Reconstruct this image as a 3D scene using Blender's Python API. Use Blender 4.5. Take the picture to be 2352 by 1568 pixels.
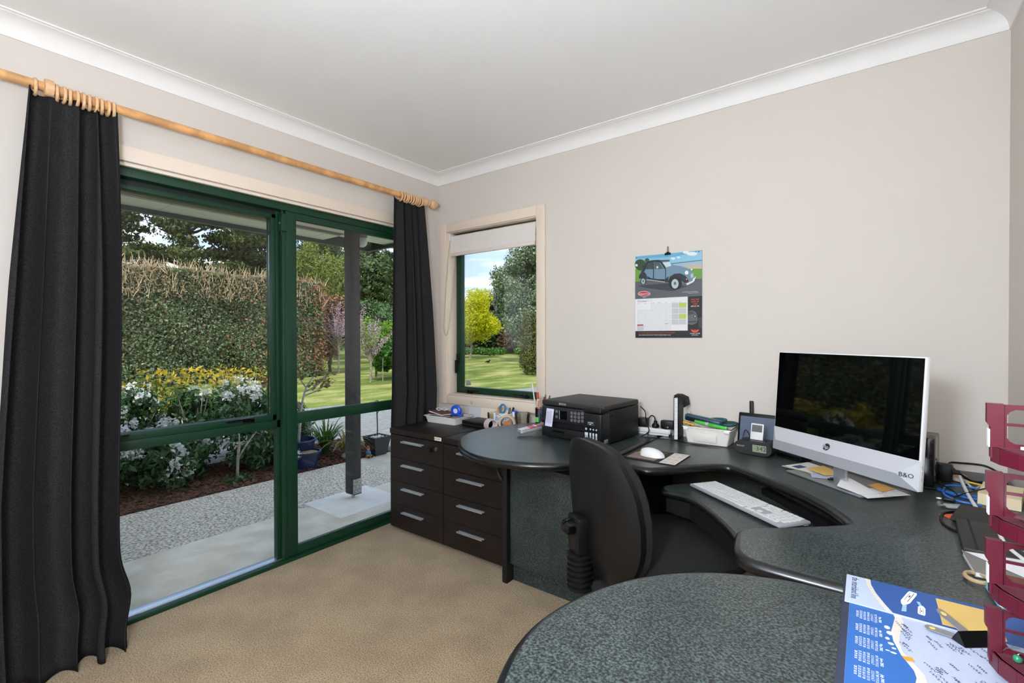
import bpy, bmesh, math, random
import numpy as np
from mathutils import Vector, Matrix, Euler
R = math.radians
pi = math.pi
for o in list(bpy.data.objects): bpy.data.objects.remove(o, do_unlink=True)
scn = bpy.context.scene
col = scn.collection
random.seed(7)
rng = np.random.default_rng(11)

# ------------------------------------------------------------------ camera
CAM = (2.5171, -2.4453, 1.2252)
yaw, pit, roll = 0.6455, -0.0091, -0.0020
fw = Vector((-math.sin(yaw)*math.cos(pit), math.cos(yaw)*math.cos(pit), math.sin(pit)))
rt = Vector((math.cos(yaw), math.sin(yaw), 0)); up = rt.cross(fw)
r2 = rt*math.cos(roll)+up*math.sin(roll); u2 = -rt*math.sin(roll)+up*math.cos(roll)
cam = bpy.data.cameras.new('camera'); camo = bpy.data.objects.new('camera', cam); col.objects.link(camo)
cam.sensor_width = 36; cam.lens = 1085.0*36/2352; cam.clip_start = .02; cam.clip_end = 400
camo.matrix_world = Matrix(((r2.x,u2.x,-fw.x,CAM[0]),(r2.y,u2.y,-fw.y,CAM[1]),(r2.z,u2.z,-fw.z,CAM[2]),(0,0,0,1)))
scn.camera = camo

# ------------------------------------------------------------------ colour management
vs = scn.view_settings
scn.display_settings.display_device = 'sRGB'
vs.view_transform = 'Standard'; vs.look = 'None'; vs.exposure = 0.42; vs.gamma = 1.0; vs.use_curve_mapping = False

# ------------------------------------------------------------------ node helpers
def lin(c):
    return tuple(((v/255)/12.92 if v/255 <= .04045 else ((v/255+.055)/1.055)**2.4) for v in c)+(1,)

class NT:
    def __init__(s, nt): s.nt = nt
    def n(s, t, **k):
        x = s.nt.nodes.new(t)
        for a, b in k.items(): setattr(x, a, b)
        return x
    def l(s, a, b): s.nt.links.new(a, b)

# ------------------------------------------------------------------ world: blue sky with soft cumulus
w = bpy.data.worlds.new('sky'); scn.world = w; w.use_nodes = True
W = NT(w.node_tree); w.node_tree.nodes.clear()
geo = W.n('ShaderNodeTexCoord'); sep = W.n('ShaderNodeSeparateXYZ'); W.l(geo.outputs['Generated'], sep.inputs[0])
grad = W.n('ShaderNodeValToRGB'); e = grad.color_ramp.elements
e[0].position = 0.0; e[0].color = (.60,.75,.92,1)
e[1].position = .55; e[1].color = (.29,.47,.84,1)
W.l(sep.outputs['Z'], grad.inputs[0])
zc = W.n('ShaderNodeMath', operation='MAXIMUM'); W.l(sep.outputs['Z'], zc.inputs[0]); zc.inputs[1].default_value = .06
dv = W.n('ShaderNodeVectorMath', operation='DIVIDE'); W.l(geo.outputs['Generated'], dv.inputs[0])
cmb = W.n('ShaderNodeCombineXYZ'); W.l(zc.outputs[0], cmb.inputs[0]); W.l(zc.outputs[0], cmb.inputs[1]); cmb.inputs[2].default_value = 1
W.l(cmb.outputs[0], dv.inputs[1])
mp = W.n('ShaderNodeMapping'); mp.inputs['Location'].default_value = (2.3, .8, 0); mp.inputs['Scale'].default_value = (.42,.42,3.0)
W.l(dv.outputs[0], mp.inputs[0])
cn = W.n('ShaderNodeTexNoise'); cn.inputs['Scale'].default_value = 1.35; cn.inputs['Detail'].default_value = 7; cn.inputs['Roughness'].default_value = .52
W.l(mp.outputs[0], cn.inputs['Vector'])
cr = W.n('ShaderNodeValToRGB'); cr.color_ramp.elements[0].position = .46; cr.color_ramp.elements[1].position = .62
W.l(cn.outputs[0], cr.inputs[0])
mix = W.n('ShaderNodeMixRGB'); W.l(cr.outputs[0], mix.inputs[0]); W.l(grad.outputs[0], mix.inputs[1]); mix.inputs[2].default_value = (1.0,1.0,1.0,1)
bg = W.n('ShaderNodeBackground'); bg.inputs['Strength'].default_value = 1.2; W.l(mix.outputs[0], bg.inputs[0])
wo = W.n('ShaderNodeOutputWorld'); W.l(bg.outputs[0], wo.inputs[0])

# ------------------------------------------------------------------ sun (behind the house, over the roof)
sl = bpy.data.lights.new('sun', 'SUN'); sl.energy = 2.4; sl.angle = R(2.5); sl.color = (1,.95,.86)
so = bpy.data.objects.new('sun', sl); col.objects.link(so)
so.rotation_euler = Vector((-.42, .66, -.84)).to_track_quat('-Z','Y').to_euler()
FILL_W = 150.0     # radiance of the added fill lamp's globe

# ------------------------------------------------------------------ materials
MATS = {}
def mat(name, rgb, rough=.5, metal=0., spec=.5, var=0., vscale=20., bump=0., bscale=60., rgb2=None, fac=(.4,.6), coat=0., sheen=0., alpha=1., detail=4., coords='Object', island=0., emit=None, estr=0.):
    if name in MATS: return MATS[name]
    m = bpy.data.materials.new(name); m.use_nodes = True; MATS[name] = m
    N = NT(m.node_tree); b = m.node_tree.nodes['Principled BSDF']
    b.inputs['Base Color'].default_value = lin(rgb); b.inputs['Roughness'].default_value = rough
    b.inputs['Metallic'].default_value = metal; b.inputs['Specular IOR Level'].default_value = spec
    if coat: b.inputs['Coat Weight'].default_value = coat; b.inputs['Coat Roughness'].default_value = .08
    if sheen: b.inputs['Sheen Weight'].default_value = sheen
    if alpha < 1: b.inputs['Alpha'].default_value = alpha
    if emit: b.inputs['Emission Color'].default_value = lin(emit); b.inputs['Emission Strength'].default_value = estr
    tc = N.n('ShaderNodeTexCoord')
    src = None
    if rgb2 is not None or var:
        nz = N.n('ShaderNodeTexNoise'); nz.inputs['Scale'].default_value = vscale; nz.inputs['Detail'].default_value = detail
        N.l(tc.outputs[coords], nz.inputs['Vector'])
        rp = N.n('ShaderNodeValToRGB'); rp.color_ramp.elements[0].position = fac[0]; rp.color_ramp.elements[1].position = fac[1]
        if rgb2 is None:
            rp.color_ramp.elements[0].color = tuple(v*(1-var) for v in lin(rgb)[:3])+(1,)
            rp.color_ramp.elements[1].color = tuple(min(1,v*(1+var)) for v in lin(rgb)[:3])+(1,)
        else:
            rp.color_ramp.elements[0].color = lin(rgb); rp.color_ramp.elements[1].color = lin(rgb2)
        N.l(nz.outputs[0], rp.inputs[0]); src = rp.outputs[0]
    if island:
        gi = N.n('ShaderNodeNewGeometry'); hs = N.n('ShaderNodeHueSaturation')
        mr = N.n('ShaderNodeMapRange'); mr.inputs['To Min'].default_value = 1-island; mr.inputs['To Max'].default_value = 1+island
        N.l(gi.outputs['Random Per Island'], mr.inputs[0]); N.l(mr.outputs[0], hs.inputs['Value'])
        if src: N.l(src, hs.inputs['Color'])
        else: hs.inputs['Color'].default_value = lin(rgb)
        src = hs.outputs[0]
    if src: N.l(src, b.inputs['Base Color'])
    if bump:
        n2 = N.n('ShaderNodeTexNoise'); n2.inputs['Scale'].default_value = bscale; n2.inputs['Detail'].default_value = 3
        N.l(tc.outputs[coords], n2.inputs['Vector'])
        bp = N.n('ShaderNodeBump'); bp.inputs['Strength'].default_value = bump; bp.inputs['Distance'].default_value = .01
        N.l(n2.outputs[0], bp.inputs['Height']); N.l(bp.outputs[0], b.inputs['Normal'])
    return m

def leafmat(name, cols, trans=.25, rough=.5):
    """leaf material: each leaf takes its own tint from a ramp"""
    if name in MATS: return MATS[name]
    m = bpy.data.materials.new(name); m.use_nodes = True; MATS[name] = m
    N = NT(m.node_tree); b = m.node_tree.nodes['Principled BSDF']; out = m.node_tree.nodes['Material Output']
    g = N.n('ShaderNodeNewGeometry'); rp = N.n('ShaderNodeValToRGB')
    els = rp.color_ramp.elements; n = len(cols)
    while len(els) < n: els.new(.5)
    for i, c_ in enumerate(cols): els[i].position = i/max(1,n-1); els[i].color = lin(c_)
    N.l(g.outputs['Random Per Island'], rp.inputs[0]); N.l(rp.outputs[0], b.inputs['Base Color'])
    b.inputs['Roughness'].default_value = rough; b.inputs['Specular IOR Level'].default_value = .35
    t = N.n('ShaderNodeBsdfTranslucent'); N.l(rp.outputs[0], t.inputs[0])
    mx = N.n('ShaderNodeMixShader'); mx.inputs[0].default_value = trans
    N.l(b.outputs[0], mx.inputs[1]); N.l(t.outputs[0], mx.inputs[2]); N.l(mx.outputs[0], out.inputs[0])
    return m

def glassmat(name, tint=(1,1,1), refl=1.0, rough=0.):
    if name in MATS: return MATS[name]
    m = bpy.data.materials.new(name); m.use_nodes = True; MATS[name] = m
    N = NT(m.node_tree); m.node_tree.nodes.clear()
    tr = N.n('ShaderNodeBsdfTransparent'); tr.inputs[0].default_value = tint+(1,)
    gl = N.n('ShaderNodeBsdfGlossy'); gl.inputs['Roughness'].default_value = rough
    fr = N.n('ShaderNodeFresnel'); fr.inputs[0].default_value = 1.45
    ml = N.n('ShaderNodeMath', operation='MULTIPLY'); N.l(fr.outputs[0], ml.inputs[0]); ml.inputs[1].default_value = refl
    mx = N.n('ShaderNodeMixShader'); N.l(ml.outputs[0], mx.inputs[0]); N.l(tr.outputs[0], mx.inputs[1]); N.l(gl.outputs[0], mx.inputs[2])
    o = N.n('ShaderNodeOutputMaterial'); N.l(mx.outputs[0], o.inputs[0])
    return m

# ------------------------------------------------------------------ mesh builder
class MB:
    def __init__(s): s.v = []; s.f = []
    def add(s, v, f):
        k = len(s.v); s.v += [tuple(p) for p in v]; s.f += [tuple(i+k for i in q) for q in f]; return s
    def box(s, x0, x1, y0, y1, z0, z1):
        return s.add([(x0,y0,z0),(x1,y0,z0),(x1,y1,z0),(x0,y1,z0),(x0,y0,z1),(x1,y0,z1),(x1,y1,z1),(x0,y1,z1)],
                     [(0,3,2,1),(4,5,6,7),(0,1,5,4),(1,2,6,5),(2,3,7,6),(3,0,4,7)])
    def bbox(s, x0, x1, y0, y1, z0, z1, r=.004, seg=2):
        bm = bmesh.new(); bmesh.ops.create_cube(bm, size=1)
        bmesh.ops.scale(bm, vec=(x1-x0,y1-y0,z1-z0), verts=bm.verts)
        bmesh.ops.translate(bm, vec=((x0+x1)/2,(y0+y1)/2,(z0+z1)/2), verts=bm.verts)
        r = min(r, .49*min(x1-x0,y1-y0,z1-z0))
        bmesh.ops.bevel(bm, geom=bm.edges[:], offset=r, segments=seg, affect='EDGES', profile=.5)
        return s.bm(bm)
    def bm(s, bm):
        bm.verts.index_update()
        s.add([v.co[:] for v in bm.verts], [[v.index for v in f.verts] for f in bm.faces]); bm.free(); return s
    def prism(s, pts, z0, z1):
        n = len(pts)
        return s.add([(p[0],p[1],z0) for p in pts]+[(p[0],p[1],z1) for p in pts],
              [tuple(range(n))[::-1], tuple(range(n,2*n))]+[(i,(i+1)%n,n+(i+1)%n,n+i) for i in range(n)])
    def cyl(s, p0, p1, r0, r1=None, n=16, cap=True):
        return s.tube([p0,p1], [r0, r0 if r1 is None else r1], n, cap)
    def tube(s, pts, r, n=10, cap=True, closed=False):
        P = [Vector(p) for p in pts]; m = len(P)
        if not hasattr(r,'__len__'): r = [r]*m
        vs_ = []; prev = None
        for i in range(m):
            if closed: t = P[(i+1)%m]-P[i-1]
            else: t = P[min(i+1,m-1)]-P[max(i-1,0)]
            if t.length < 1e-9: t = Vector((0,0,1))
            t.normalize()
            if prev is None:
                a = Vector((0,0,1)) if abs(t.z) < .9 else Vector((1,0,0)); u = t.cross(a).normalized()
            else:
                u = prev-t*prev.dot(t); u = u.normalized() if u.length > 1e-6 else t.orthogonal().normalized()
            prev = u; b = t.cross(u)
            for k in range(n):
                an = 2*pi*k/n; vs_.append(P[i]+(u*math.cos(an)+b*math.sin(an))*r[i])
        fs = []
        for i in range(m if closed else m-1):
            j = (i+1)%m
            for k in range(n): fs.append((i*n+k, i*n+(k+1)%n, j*n+(k+1)%n, j*n+k))
        if cap and not closed: fs += [tuple(range(n))[::-1], tuple(range((m-1)*n, m*n))]
        return s.add(vs_, fs)
    def lathe(s, prof, n=20, c=(0,0,0), axis='z', cap=True):
        vs_ = []
        for (r, h) in prof:
            for k in range(n):
                a = 2*pi*k/n; p = (r*math.cos(a), r*math.sin(a), h)
                if axis == 'x': p = (p[2],p[0],p[1])
                elif axis == 'y': p = (p[1],p[2],p[0])
                vs_.append((p[0]+c[0],p[1]+c[1],p[2]+c[2]))
        m = len(prof)
        fs = [(i*n+k,i*n+(k+1)%n,(i+1)*n+(k+1)%n,(i+1)*n+k) for i in range(m-1) for k in range(n)]
        if cap: fs += [tuple(range(n))[::-1], tuple(range((m-1)*n,m*n))]
        return s.add(vs_, fs)
    def sphere(s, c, r, n=14, sc=(1,1,1)):
        m = n//2; pr = [(max(1e-4,math.sin(pi*i/m))*r, -math.cos(pi*i/m)*r) for i in range(m+1)]
        t = MB().lathe(pr, n)
        return s.add([(v[0]*sc[0]+c[0],v[1]*sc[1]+c[1],v[2]*sc[2]+c[2]) for v in t.v], t.f)
    def quad(s, a, b, c_, d): return s.add([a,b,c_,d],[(0,1,2,3)])
    def tf(s, M): s.v = [tuple(M @ Vector(p)) for p in s.v]; return s
    def mesh(s, name, sm=None):
        me = bpy.data.meshes.new(name); me.from_pydata(s.v, [], s.f)
        bm = bmesh.new(); bm.from_mesh(me); bmesh.ops.recalc_face_normals(bm, faces=bm.faces); bm.to_mesh(me); bm.free()
        if sm:
            me.polygons.foreach_set('use_smooth', [True]*len(me.polygons)); me.set_sharp_from_angle(angle=R(sm))
        return me
    def build(s, name, m, parent=None, sm=35, **k):
        return link(name, s.mesh(name, sm), m, parent, **k)

def link(name, me, m, parent=None, loc=None, rot=None, label=None, kind=None):
    o = bpy.data.objects.new(name, me); col.objects.link(o)
    if m is not None and me is not None and not me.materials: me.materials.append(m)
    if parent: o.parent = parent
    if loc: o.location = loc
    if rot: o.rotation_euler = rot
    if label: o['label'] = label
    if kind: o['kind'] = kind
    return o
def tag(o, label, cat, group=None):
    o['label'] = label; o['category'] = cat
    if group: o['group'] = group
    return o
def thing(name, label, cat, loc=(0,0,0), rz=0., rot=None, group=None):
    o = bpy.data.objects.new(name, None); col.objects.link(o); o.empty_display_size = .05
    o.location = loc; o.rotation_euler = rot if rot else (0,0,rz)
    return tag(o, label, cat, group)
def struct(o): o['kind'] = 'structure'; return o
def sempty(name):
    o = bpy.data.objects.new(name, None); col.objects.link(o); o['kind'] = 'structure'; return o
def text(s, size, m, parent, loc, rot=(0,0,0), name='lettering', align='CENTER', ext=.0003, sx=1., sp=1., fit=None):
    c = bpy.data.curves.new('t','FONT'); c.body = s; c.size = size; c.align_x = align; c.align_y = 'CENTER'; c.extrude = ext; c.resolution_u = 2; c.space_character = sp
    t = bpy.data.objects.new('t', c); col.objects.link(t)
    me = bpy.data.meshes.new_from_object(t); bpy.data.objects.remove(t, do_unlink=True); bpy.data.curves.remove(c)
    me.name = name
    me.materials.clear()
    if fit:
        xs_ = [v.co.x for v in me.vertices]; sx = fit/max(1e-6,max(xs_)-min(xs_))
    o = link(name, me, m, parent, loc, rot); o.scale = (sx,1,1); return o
def flat(pts, m, parent, z=0., name='print', th=.0002):
    return MB().prism(pts, z, z+th).build(name, m, parent, sm=None)
def arc(cx, cy, r, a0, a1, n=12, ry=None):
    ry = r if ry is None else ry
    return [(cx+r*math.cos(R(a0+(a1-a0)*i/n)), cy+ry*math.sin(R(a0+(a1-a0)*i/n))) for i in range(n+1)]
def spline(pts, n=8, closed=False):
    P = [Vector(p) for p in pts]; m = len(P); out = []
    for i in range(m if closed else m-1):
        if closed: a,b,c_,d = P[i-1],P[i],P[(i+1)%m],P[(i+2)%m]
        else: a,b,c_,d = P[max(i-1,0)],P[i],P[i+1],P[min(i+2,m-1)]
        for k in range(n):
            t = k/n
            out.append(.5*((2*b)+(-a+c_)*t+(2*a-5*b+4*c_-d)*t*t+(-a+3*b-3*c_+d)*t**3))
    if not closed: out.append(P[-1])
    return [tuple(p) for p in out]
def copy_tree(o, parent=None):
    c = o.copy(); col.objects.link(c); c.parent = parent
    for ch in list(o.children): copy_tree(ch, c)
    return c

# common materials
M_wall = mat('wall_paint', (211,203,194), .85, bump=.02, bscale=400, spec=.2)
M_ceil = mat('ceiling_paint', (246,244,241), .9, spec=.2)
M_trimw = mat('cornice_white', (236,233,229), .6)
M_cream = mat('trim_cream', (228,212,194), .5)
M_carpet = None
M_green = mat('green_aluminium', (19,54,36), .42, spec=.3, var=.05, vscale=300)
M_greend = mat('green_dark_track', (12,22,18), .5)
M_black = mat('black_plastic', (15,15,16), .45, spec=.3, var=.08, vscale=200)
M_blackm = mat('black_matte', (13,13,14), .75)
M_gloss = mat('black_gloss', (8,8,9), .12)
M_white = mat('white_plastic', (222,222,221), .35)
M_paper = mat('paper_white', (224,223,223), .8)
M_steel = mat('steel', (185,188,192), .3, metal=.9)
M_alu = mat('aluminium', (200,202,206), .35, metal=.85)
M_glass = glassmat('window_glass', (.97,.985,.98), .55)
M_ink = mat('ink_dark', (35,38,46), .7)
# ================================================================== ROOM
XR, YB, ZC = 2.924, -2.98, 2.40
def carpetmat():
    m = bpy.data.materials.new('carpet'); m.use_nodes = True
    N = NT(m.node_tree); b = m.node_tree.nodes['Principled BSDF']; b.inputs['Roughness'].default_value = 1; b.inputs['Specular IOR Level'].default_value = .05
    b.inputs['Sheen Weight'].default_value = .2
    tc = N.n('ShaderNodeTexCoord')
    n1 = N.n('ShaderNodeTexNoise'); n1.inputs['Scale'].default_value = 190; n1.inputs['Detail'].default_value = 3; N.l(tc.outputs['Object'], n1.inputs[0])
    n2 = N.n('ShaderNodeTexNoise'); n2.inputs['Scale'].default_value = 5; n2.inputs['Detail'].default_value = 3; N.l(tc.outputs['Object'], n2.inputs[0])
    r1 = N.n('ShaderNodeValToRGB'); r1.color_ramp.elements[0].position = .33; r1.color_ramp.elements[1].position = .62
    r1.color_ramp.elements[0].color = lin((124,104,78)); r1.color_ramp.elements[1].color = lin((186,163,128)); N.l(n1.outputs[0], r1.inputs[0])
    r2_ = N.n('ShaderNodeValToRGB'); r2_.color_ramp.elements[0].position = .35; r2_.color_ramp.elements[1].position = .62
    r2_.color_ramp.elements[0].color = (.78,.76,.74,1); r2_.color_ramp.elements[1].color = (1,1,1,1); N.l(n2.outputs[0], r2_.inputs[0])
    mx = N.n('ShaderNodeMixRGB', blend_type='MULTIPLY'); mx.inputs[0].default_value = .8; N.l(r1.outputs[0], mx.inputs[1]); N.l(r2_.outputs[0], mx.inputs[2]); N.l(mx.outputs[0], b.inputs['Base Color'])
    bp = N.n('ShaderNodeBump'); bp.inputs['Strength'].default_value = .7; bp.inputs['Distance'].default_value = .006; N.l(n1.outputs[0], bp.inputs['Height']); N.l(bp.outputs[0], b.inputs['Normal'])
    return m
struct(MB().box(-.02, XR, YB, 0, -.08, 0).build('floor', carpetmat(), sm=None))
struct(MB().box(-.14, XR+.14, YB-.14, .14, ZC, ZC+.06).build('ceiling', M_ceil, sm=None))
DY0, DY1, DZ = -2.04, -.20, 1.968
struct(MB().box(-.14,0,YB-.14,DY0,-.2,ZC).box(-.14,0,DY1,.14,-.2,ZC).box(-.14,0,DY0,DY1,DZ,ZC).build('wall_left', M_wall, sm=None))
WX0, WX1, WZ0, WZ1 = .098, .878, .815, 1.98
struct(MB().box(0,WX0,0,.14,-.2,ZC).box(WX1,XR+.14,0,.14,-.2,ZC).box(WX0,WX1,0,.14,-.2,WZ0).box(WX0,WX1,0,.14,WZ1,ZC).build('wall_back', M_wall, sm=None))
struct(MB().box(XR,XR+.14,YB-.14,0,-.2,ZC).build('wall_right', M_wall, sm=None))
struct(MB().box(0,XR,YB-.14,YB,-.2,ZC).build('wall_front', M_wall, sm=None))
# cove cornice, mitred in the corners
prof = [(0,.073),(.005,.073)]+[(.066-.061*math.cos(R(a)), .070-.061*math.sin(R(a))) for a in np.linspace(6,84,9)]+[(.064,.006),(.073,.006),(.073,0),(0,0)]
def cornice(name, f):
    a, b = [], []
    for d, q in prof:
        p0, p1 = f(d); a.append((p0[0],p0[1],ZC-q)); b.append((p1[0],p1[1],ZC-q))
    n = len(prof)
    struct(MB().add(a+b, [(i,(i+1)%n,n+(i+1)%n,n+i) for i in range(n)]).build(name, M_trimw, sm=25))
cornice('trim_1', lambda d: ((d,YB+d),(d,-d)))
cornice('trim_2', lambda d: ((d,-d),(XR-d,-d)))
cornice('trim_3', lambda d: ((XR-d,-d),(XR-d,YB+d)))
cornice('trim_4', lambda d: ((XR-d,YB+d),(d,YB+d)))
struct(MB().bbox(.0005,.014,YB,DY0-.06,.001,.07,.003).build('baseboard_left', M_cream))
struct(MB().bbox(.0,XR,-.014,-.0005,.001,.07,.003).build('baseboard_back', M_cream))
# door architrave
a = sempty('trim_5')
MB().bbox(.0005,.018,DY0-.06,DY1+.06,1.972,2.036,.003).build('architrave_head', M_cream, a)
MB().bbox(.0005,.018,DY0-.06,DY0-.002,.001,1.971,.003).build('architrave_leg', M_cream, a)
MB().bbox(.0005,.018,DY1+.002,DY1+.06,.001,1.971,.003).build('architrave_leg', M_cream, a)
MB().bbox(-.02,.006,DY0,DY1,1.955,1.969,.002).build('reveal_strip', M_cream, a)

# ------------------------------------------------------------------ sliding door
d = sempty('door_1')
MB().bbox(-.11,-.012,DY0,DY1,1.915,1.955,.003).build('frame_head', M_green, d)
MB().box(-.075,-.062,DY0+.04,-1.13,1.893,1.9149).build('head_track', M_greend, d)
MB().bbox(-.11,-.008,DY0,DY0+.04,.012,1.915,.003).build('frame_jamb', M_green, d)
MB().bbox(-.11,-.008,DY1-.04,DY1,.012,1.915,.003).build('frame_jamb', M_green, d)
MB().bbox(-.030,.004,DY0,DY1,-.01,.018,.004).build('sill', M_green, d)
MB().box(-.05,-.030,DY0,DY1,-.02,.004).build('sill_channel', M_blackm, d, sm=None)
MB().bbox(-.115,-.05,DY0,DY1,-.03,.010,.003).build('sill_track', M_alu, d)
# fixed leaf with opening upper sash (outer plane)
L = link('fixed_leaf', None, None, d)
gx = -.072
MB().bbox(-.092,-.052,-1.165,-1.131,.012,1.914,.003).build('stile', M_green, L)
MB().bbox(-.092,-.052,DY0+.041,-1.131,.735,.778,.002).build('transom', M_green, L)
MB().bbox(-.10,-.044,DY0+.041,-1.168,.779,.812,.003).build('sash_bottom_rail', M_green, L)
MB().bbox(-.10,-.044,DY0+.041,-1.168,1.868,1.892,.003).build('sash_top_rail', M_green, L)
MB().bbox(-.10,-.044,-1.192,-1.168,.779,1.892,.003).build('sash_stile', M_green, L)
MB().bbox(-.10,-.044,DY0+.041,DY0+.07,.779,1.892,.003).build('sash_stile', M_green, L)
MB().box(-.075,-.070,DY0+.07,-1.192,.812,1.868).build('pane', M_glass, L, sm=None)
MB().box(-.075,-.070,DY0+.041,-1.165,.012,.735).build('pane', M_glass, L, sm=None)
def stay(x, y, zz, s, par):   # casement fastener: lever on a pivot plate
    h = MB().bbox(x-.004,x+.006,y-.028,y+.028,zz-.018,zz+.010,.003); h.bbox(x+.004,x+.022,y-.012,y+.014,zz-.014,zz+.012,.005)
    h.bbox(x+.010,x+.024,min(y,y+s*.115),max(y,y+s*.115),zz-.001,zz+.011,.004)
    h.build('window_latch', M_gloss, par)
stay(-.044, -1.315, .802, -1, L); stay(-.044, -1.93, .802, 1, L)
# sliding leaf (inner plane)
S = link('sliding_leaf', None, None, d)
MB().bbox(-.046,-.014,-1.128,-1.068,.019,1.914,.003).build('stile', M_green, S)
MB().bbox(-.046,-.014,DY1-.095,DY1-.041,.019,1.914,.003).build('stile', M_green, S)
MB().bbox(-.045,-.015,-1.069,DY1-.094,.747,.808,.002).build('transom', M_green, S)
MB().bbox(-.045,-.015,-1.069,DY1-.094,.019,.068,.002).build('bottom_rail', M_green, S)
MB().bbox(-.045,-.015,-1.069,DY1-.094,1.878,1.914,.002).build('top_rail', M_green, S)
MB().box(-.033,-.028,-1.068,DY1-.095,.808,1.878).build('pane', M_glass, S, sm=None)
MB().box(-.033,-.028,-1.068,DY1-.095,.068,.747).build('pane', M_glass, S, sm=None)
MB().bbox(-.05,-.008,-1.150,-1.129,.019,1.80,.004).build('meeting_stile', M_green, S)
MB().bbox(-.045,.000,-1.157,-1.126,1.80,1.893,.003).build('bolt_housing', M_green, S)
MB().cyl((-.02,-1.148,1.80),(-.02,-1.148,1.775),.008).build('bolt', M_black, S)
MB().cyl((-.022,-1.160,1.845),(-.022,-1.1565,1.845),.006).build('screw', M_steel, S)

# ------------------------------------------------------------------ window
wn = sempty('window_1')
def ring_box(x0,x1,z0,z1,t,y0,y1,name,m,par,r=.003):
    MB().bbox(x0,x0+t,y0,y1,z0,z1,r).build(name, m, par); MB().bbox(x1-t,x1,y0,y1,z0,z1,r).build(name, m, par)
    MB().bbox(x0+t,x1-t,y0,y1,z0,z0+t,r).build(name, m, par); MB().bbox(x0+t,x1-t,y0,y1,z1-t,z1,r).build(name, m, par)
ring_box(.038,.938,.751,2.038,.062,-.018,-.0005,'architrave',M_cream,wn)
ring_box(WX0,WX1,WZ0,WZ1,.008,-.004,.082,'reveal_lining',M_cream,wn,.001)
ring_box(WX0,WX1,WZ0,WZ1,.026,.083,.138,'frame',M_green,wn)
ring_box(WX0+.022,WX1-.022,WZ0+.018,WZ1-.022,.034,.076,.118,'sash',M_green,wn)
MB().box(WX0+.05,WX1-.05,.098,.103,WZ0+.05,WZ1-.05).build('pane', M_glass, wn, sm=None)
def wstay(x, s):
    h = MB().bbox(x-.024,x+.024,.066,.077,.822,.842,.003); h.bbox(x-.014,x+.014,.050,.070,.826,.852,.005)
    h.bbox(min(x,x+s*.09),max(x,x+s*.09),.050,.062,.842,.852,.003); h.build('window_latch', M_gloss, wn)
wstay(.245, 1); wstay(.735, -1)
MB().bbox(.118,.142,.062,.0765,1.035,1.105,.004).bbox(.116,.128,.048,.066,.965,1.06,.004).build('window_latch', M_black, wn)
MB().add([(.175,.0975,.872),(.232,.0975,.880),(.226,.0975,.905),(.205,.0975,.914),(.186,.0975,.913),(.184,.0975,.890)],[(0,1,2,3,4,5)]).build('torn_sticker', mat('sticker_grey',(150,152,150),.8), wn)
# roller blind
rb = thing('roller_blind','white roller blind rolled up at the top of the small window','blind',(0,0,0))
M_blind = mat('blind_fabric',(226,219,213),.8)
MB().lathe([(.026,.10),(.026,.866)],18,(0,0,0),'x').tf(Matrix.Translation((0,.048,1.935))).build('roller', M_blind, rb)
MB().box(.109,.846,.019,.021,1.826,1.948).build('fabric', M_blind, rb, sm=None)
MB().bbox(.108,.847,.012,.028,1.806,1.832,.005).build('bottom_bar', mat('blind_bar',(222,208,200),.6), rb)
MB().bbox(.096,.112,.010,.074,1.905,1.972,.004).build('bracket', M_white, rb)
MB().bbox(.862,.878,.010,.074,1.905,1.972,.004).build('bracket', M_white, rb)
ch = spline([(.116,.006,1.92),(.112,-.010,1.80),(.104,-.026,1.60),(.094,-.030,1.42),(.086,-.030,1.30),(.104,-.030,1.238),(.130,-.028,1.29),(.140,-.010,1.45),(.140,.010,1.65),(.138,.030,1.815)],10)
MB().tube(ch, .0030, 6).build('bead_chain', mat('bead_chain',(186,174,152),.5), rb)

# ------------------------------------------------------------------ curtain pole
M_wood = mat('pole_wood',(214,160,104),.4,var=.18,vscale=14)
M_woodl = mat('ring_wood',(222,180,134),.45,var=.1,vscale=30)
PX, PZ = .090, 2.150
cp = thing('curtain_pole','long wooden curtain pole with ball finial above the sliding door','curtain pole',(0,0,0))
MB().lathe([(.0175,-2.72),(.0175,-.21)],16,(PX,0,PZ),'y').build('pole', M_wood, cp)
fin = [(.0176,-.214),(.024,-.212),(.027,-.205),(.024,-.198),(.014,-.194),(.014,-.190),(.022,-.187),(.024,-.182),(.021,-.176),(.012,-.172),(.012,-.166)]+[(.033*math.sin(R(t)), -.135-.033*math.cos(R(t))) for t in range(22,181,12)]+[(.001,-.102)]
MB().lathe(fin,20,(PX,0,PZ),'y').build('finial', M_woodl, cp)
for y in (-2.072,-.226):
    MB().lathe([(.0178,y-.014),(.030,y-.012),(.031,y),(.030,y+.012),(.0178,y+.014)],16,(PX,0,PZ),'y').cyl((PX-.02,y,PZ-.012),(.001,y,PZ-.012),.013).build('bracket', M_woodl, cp)

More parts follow.
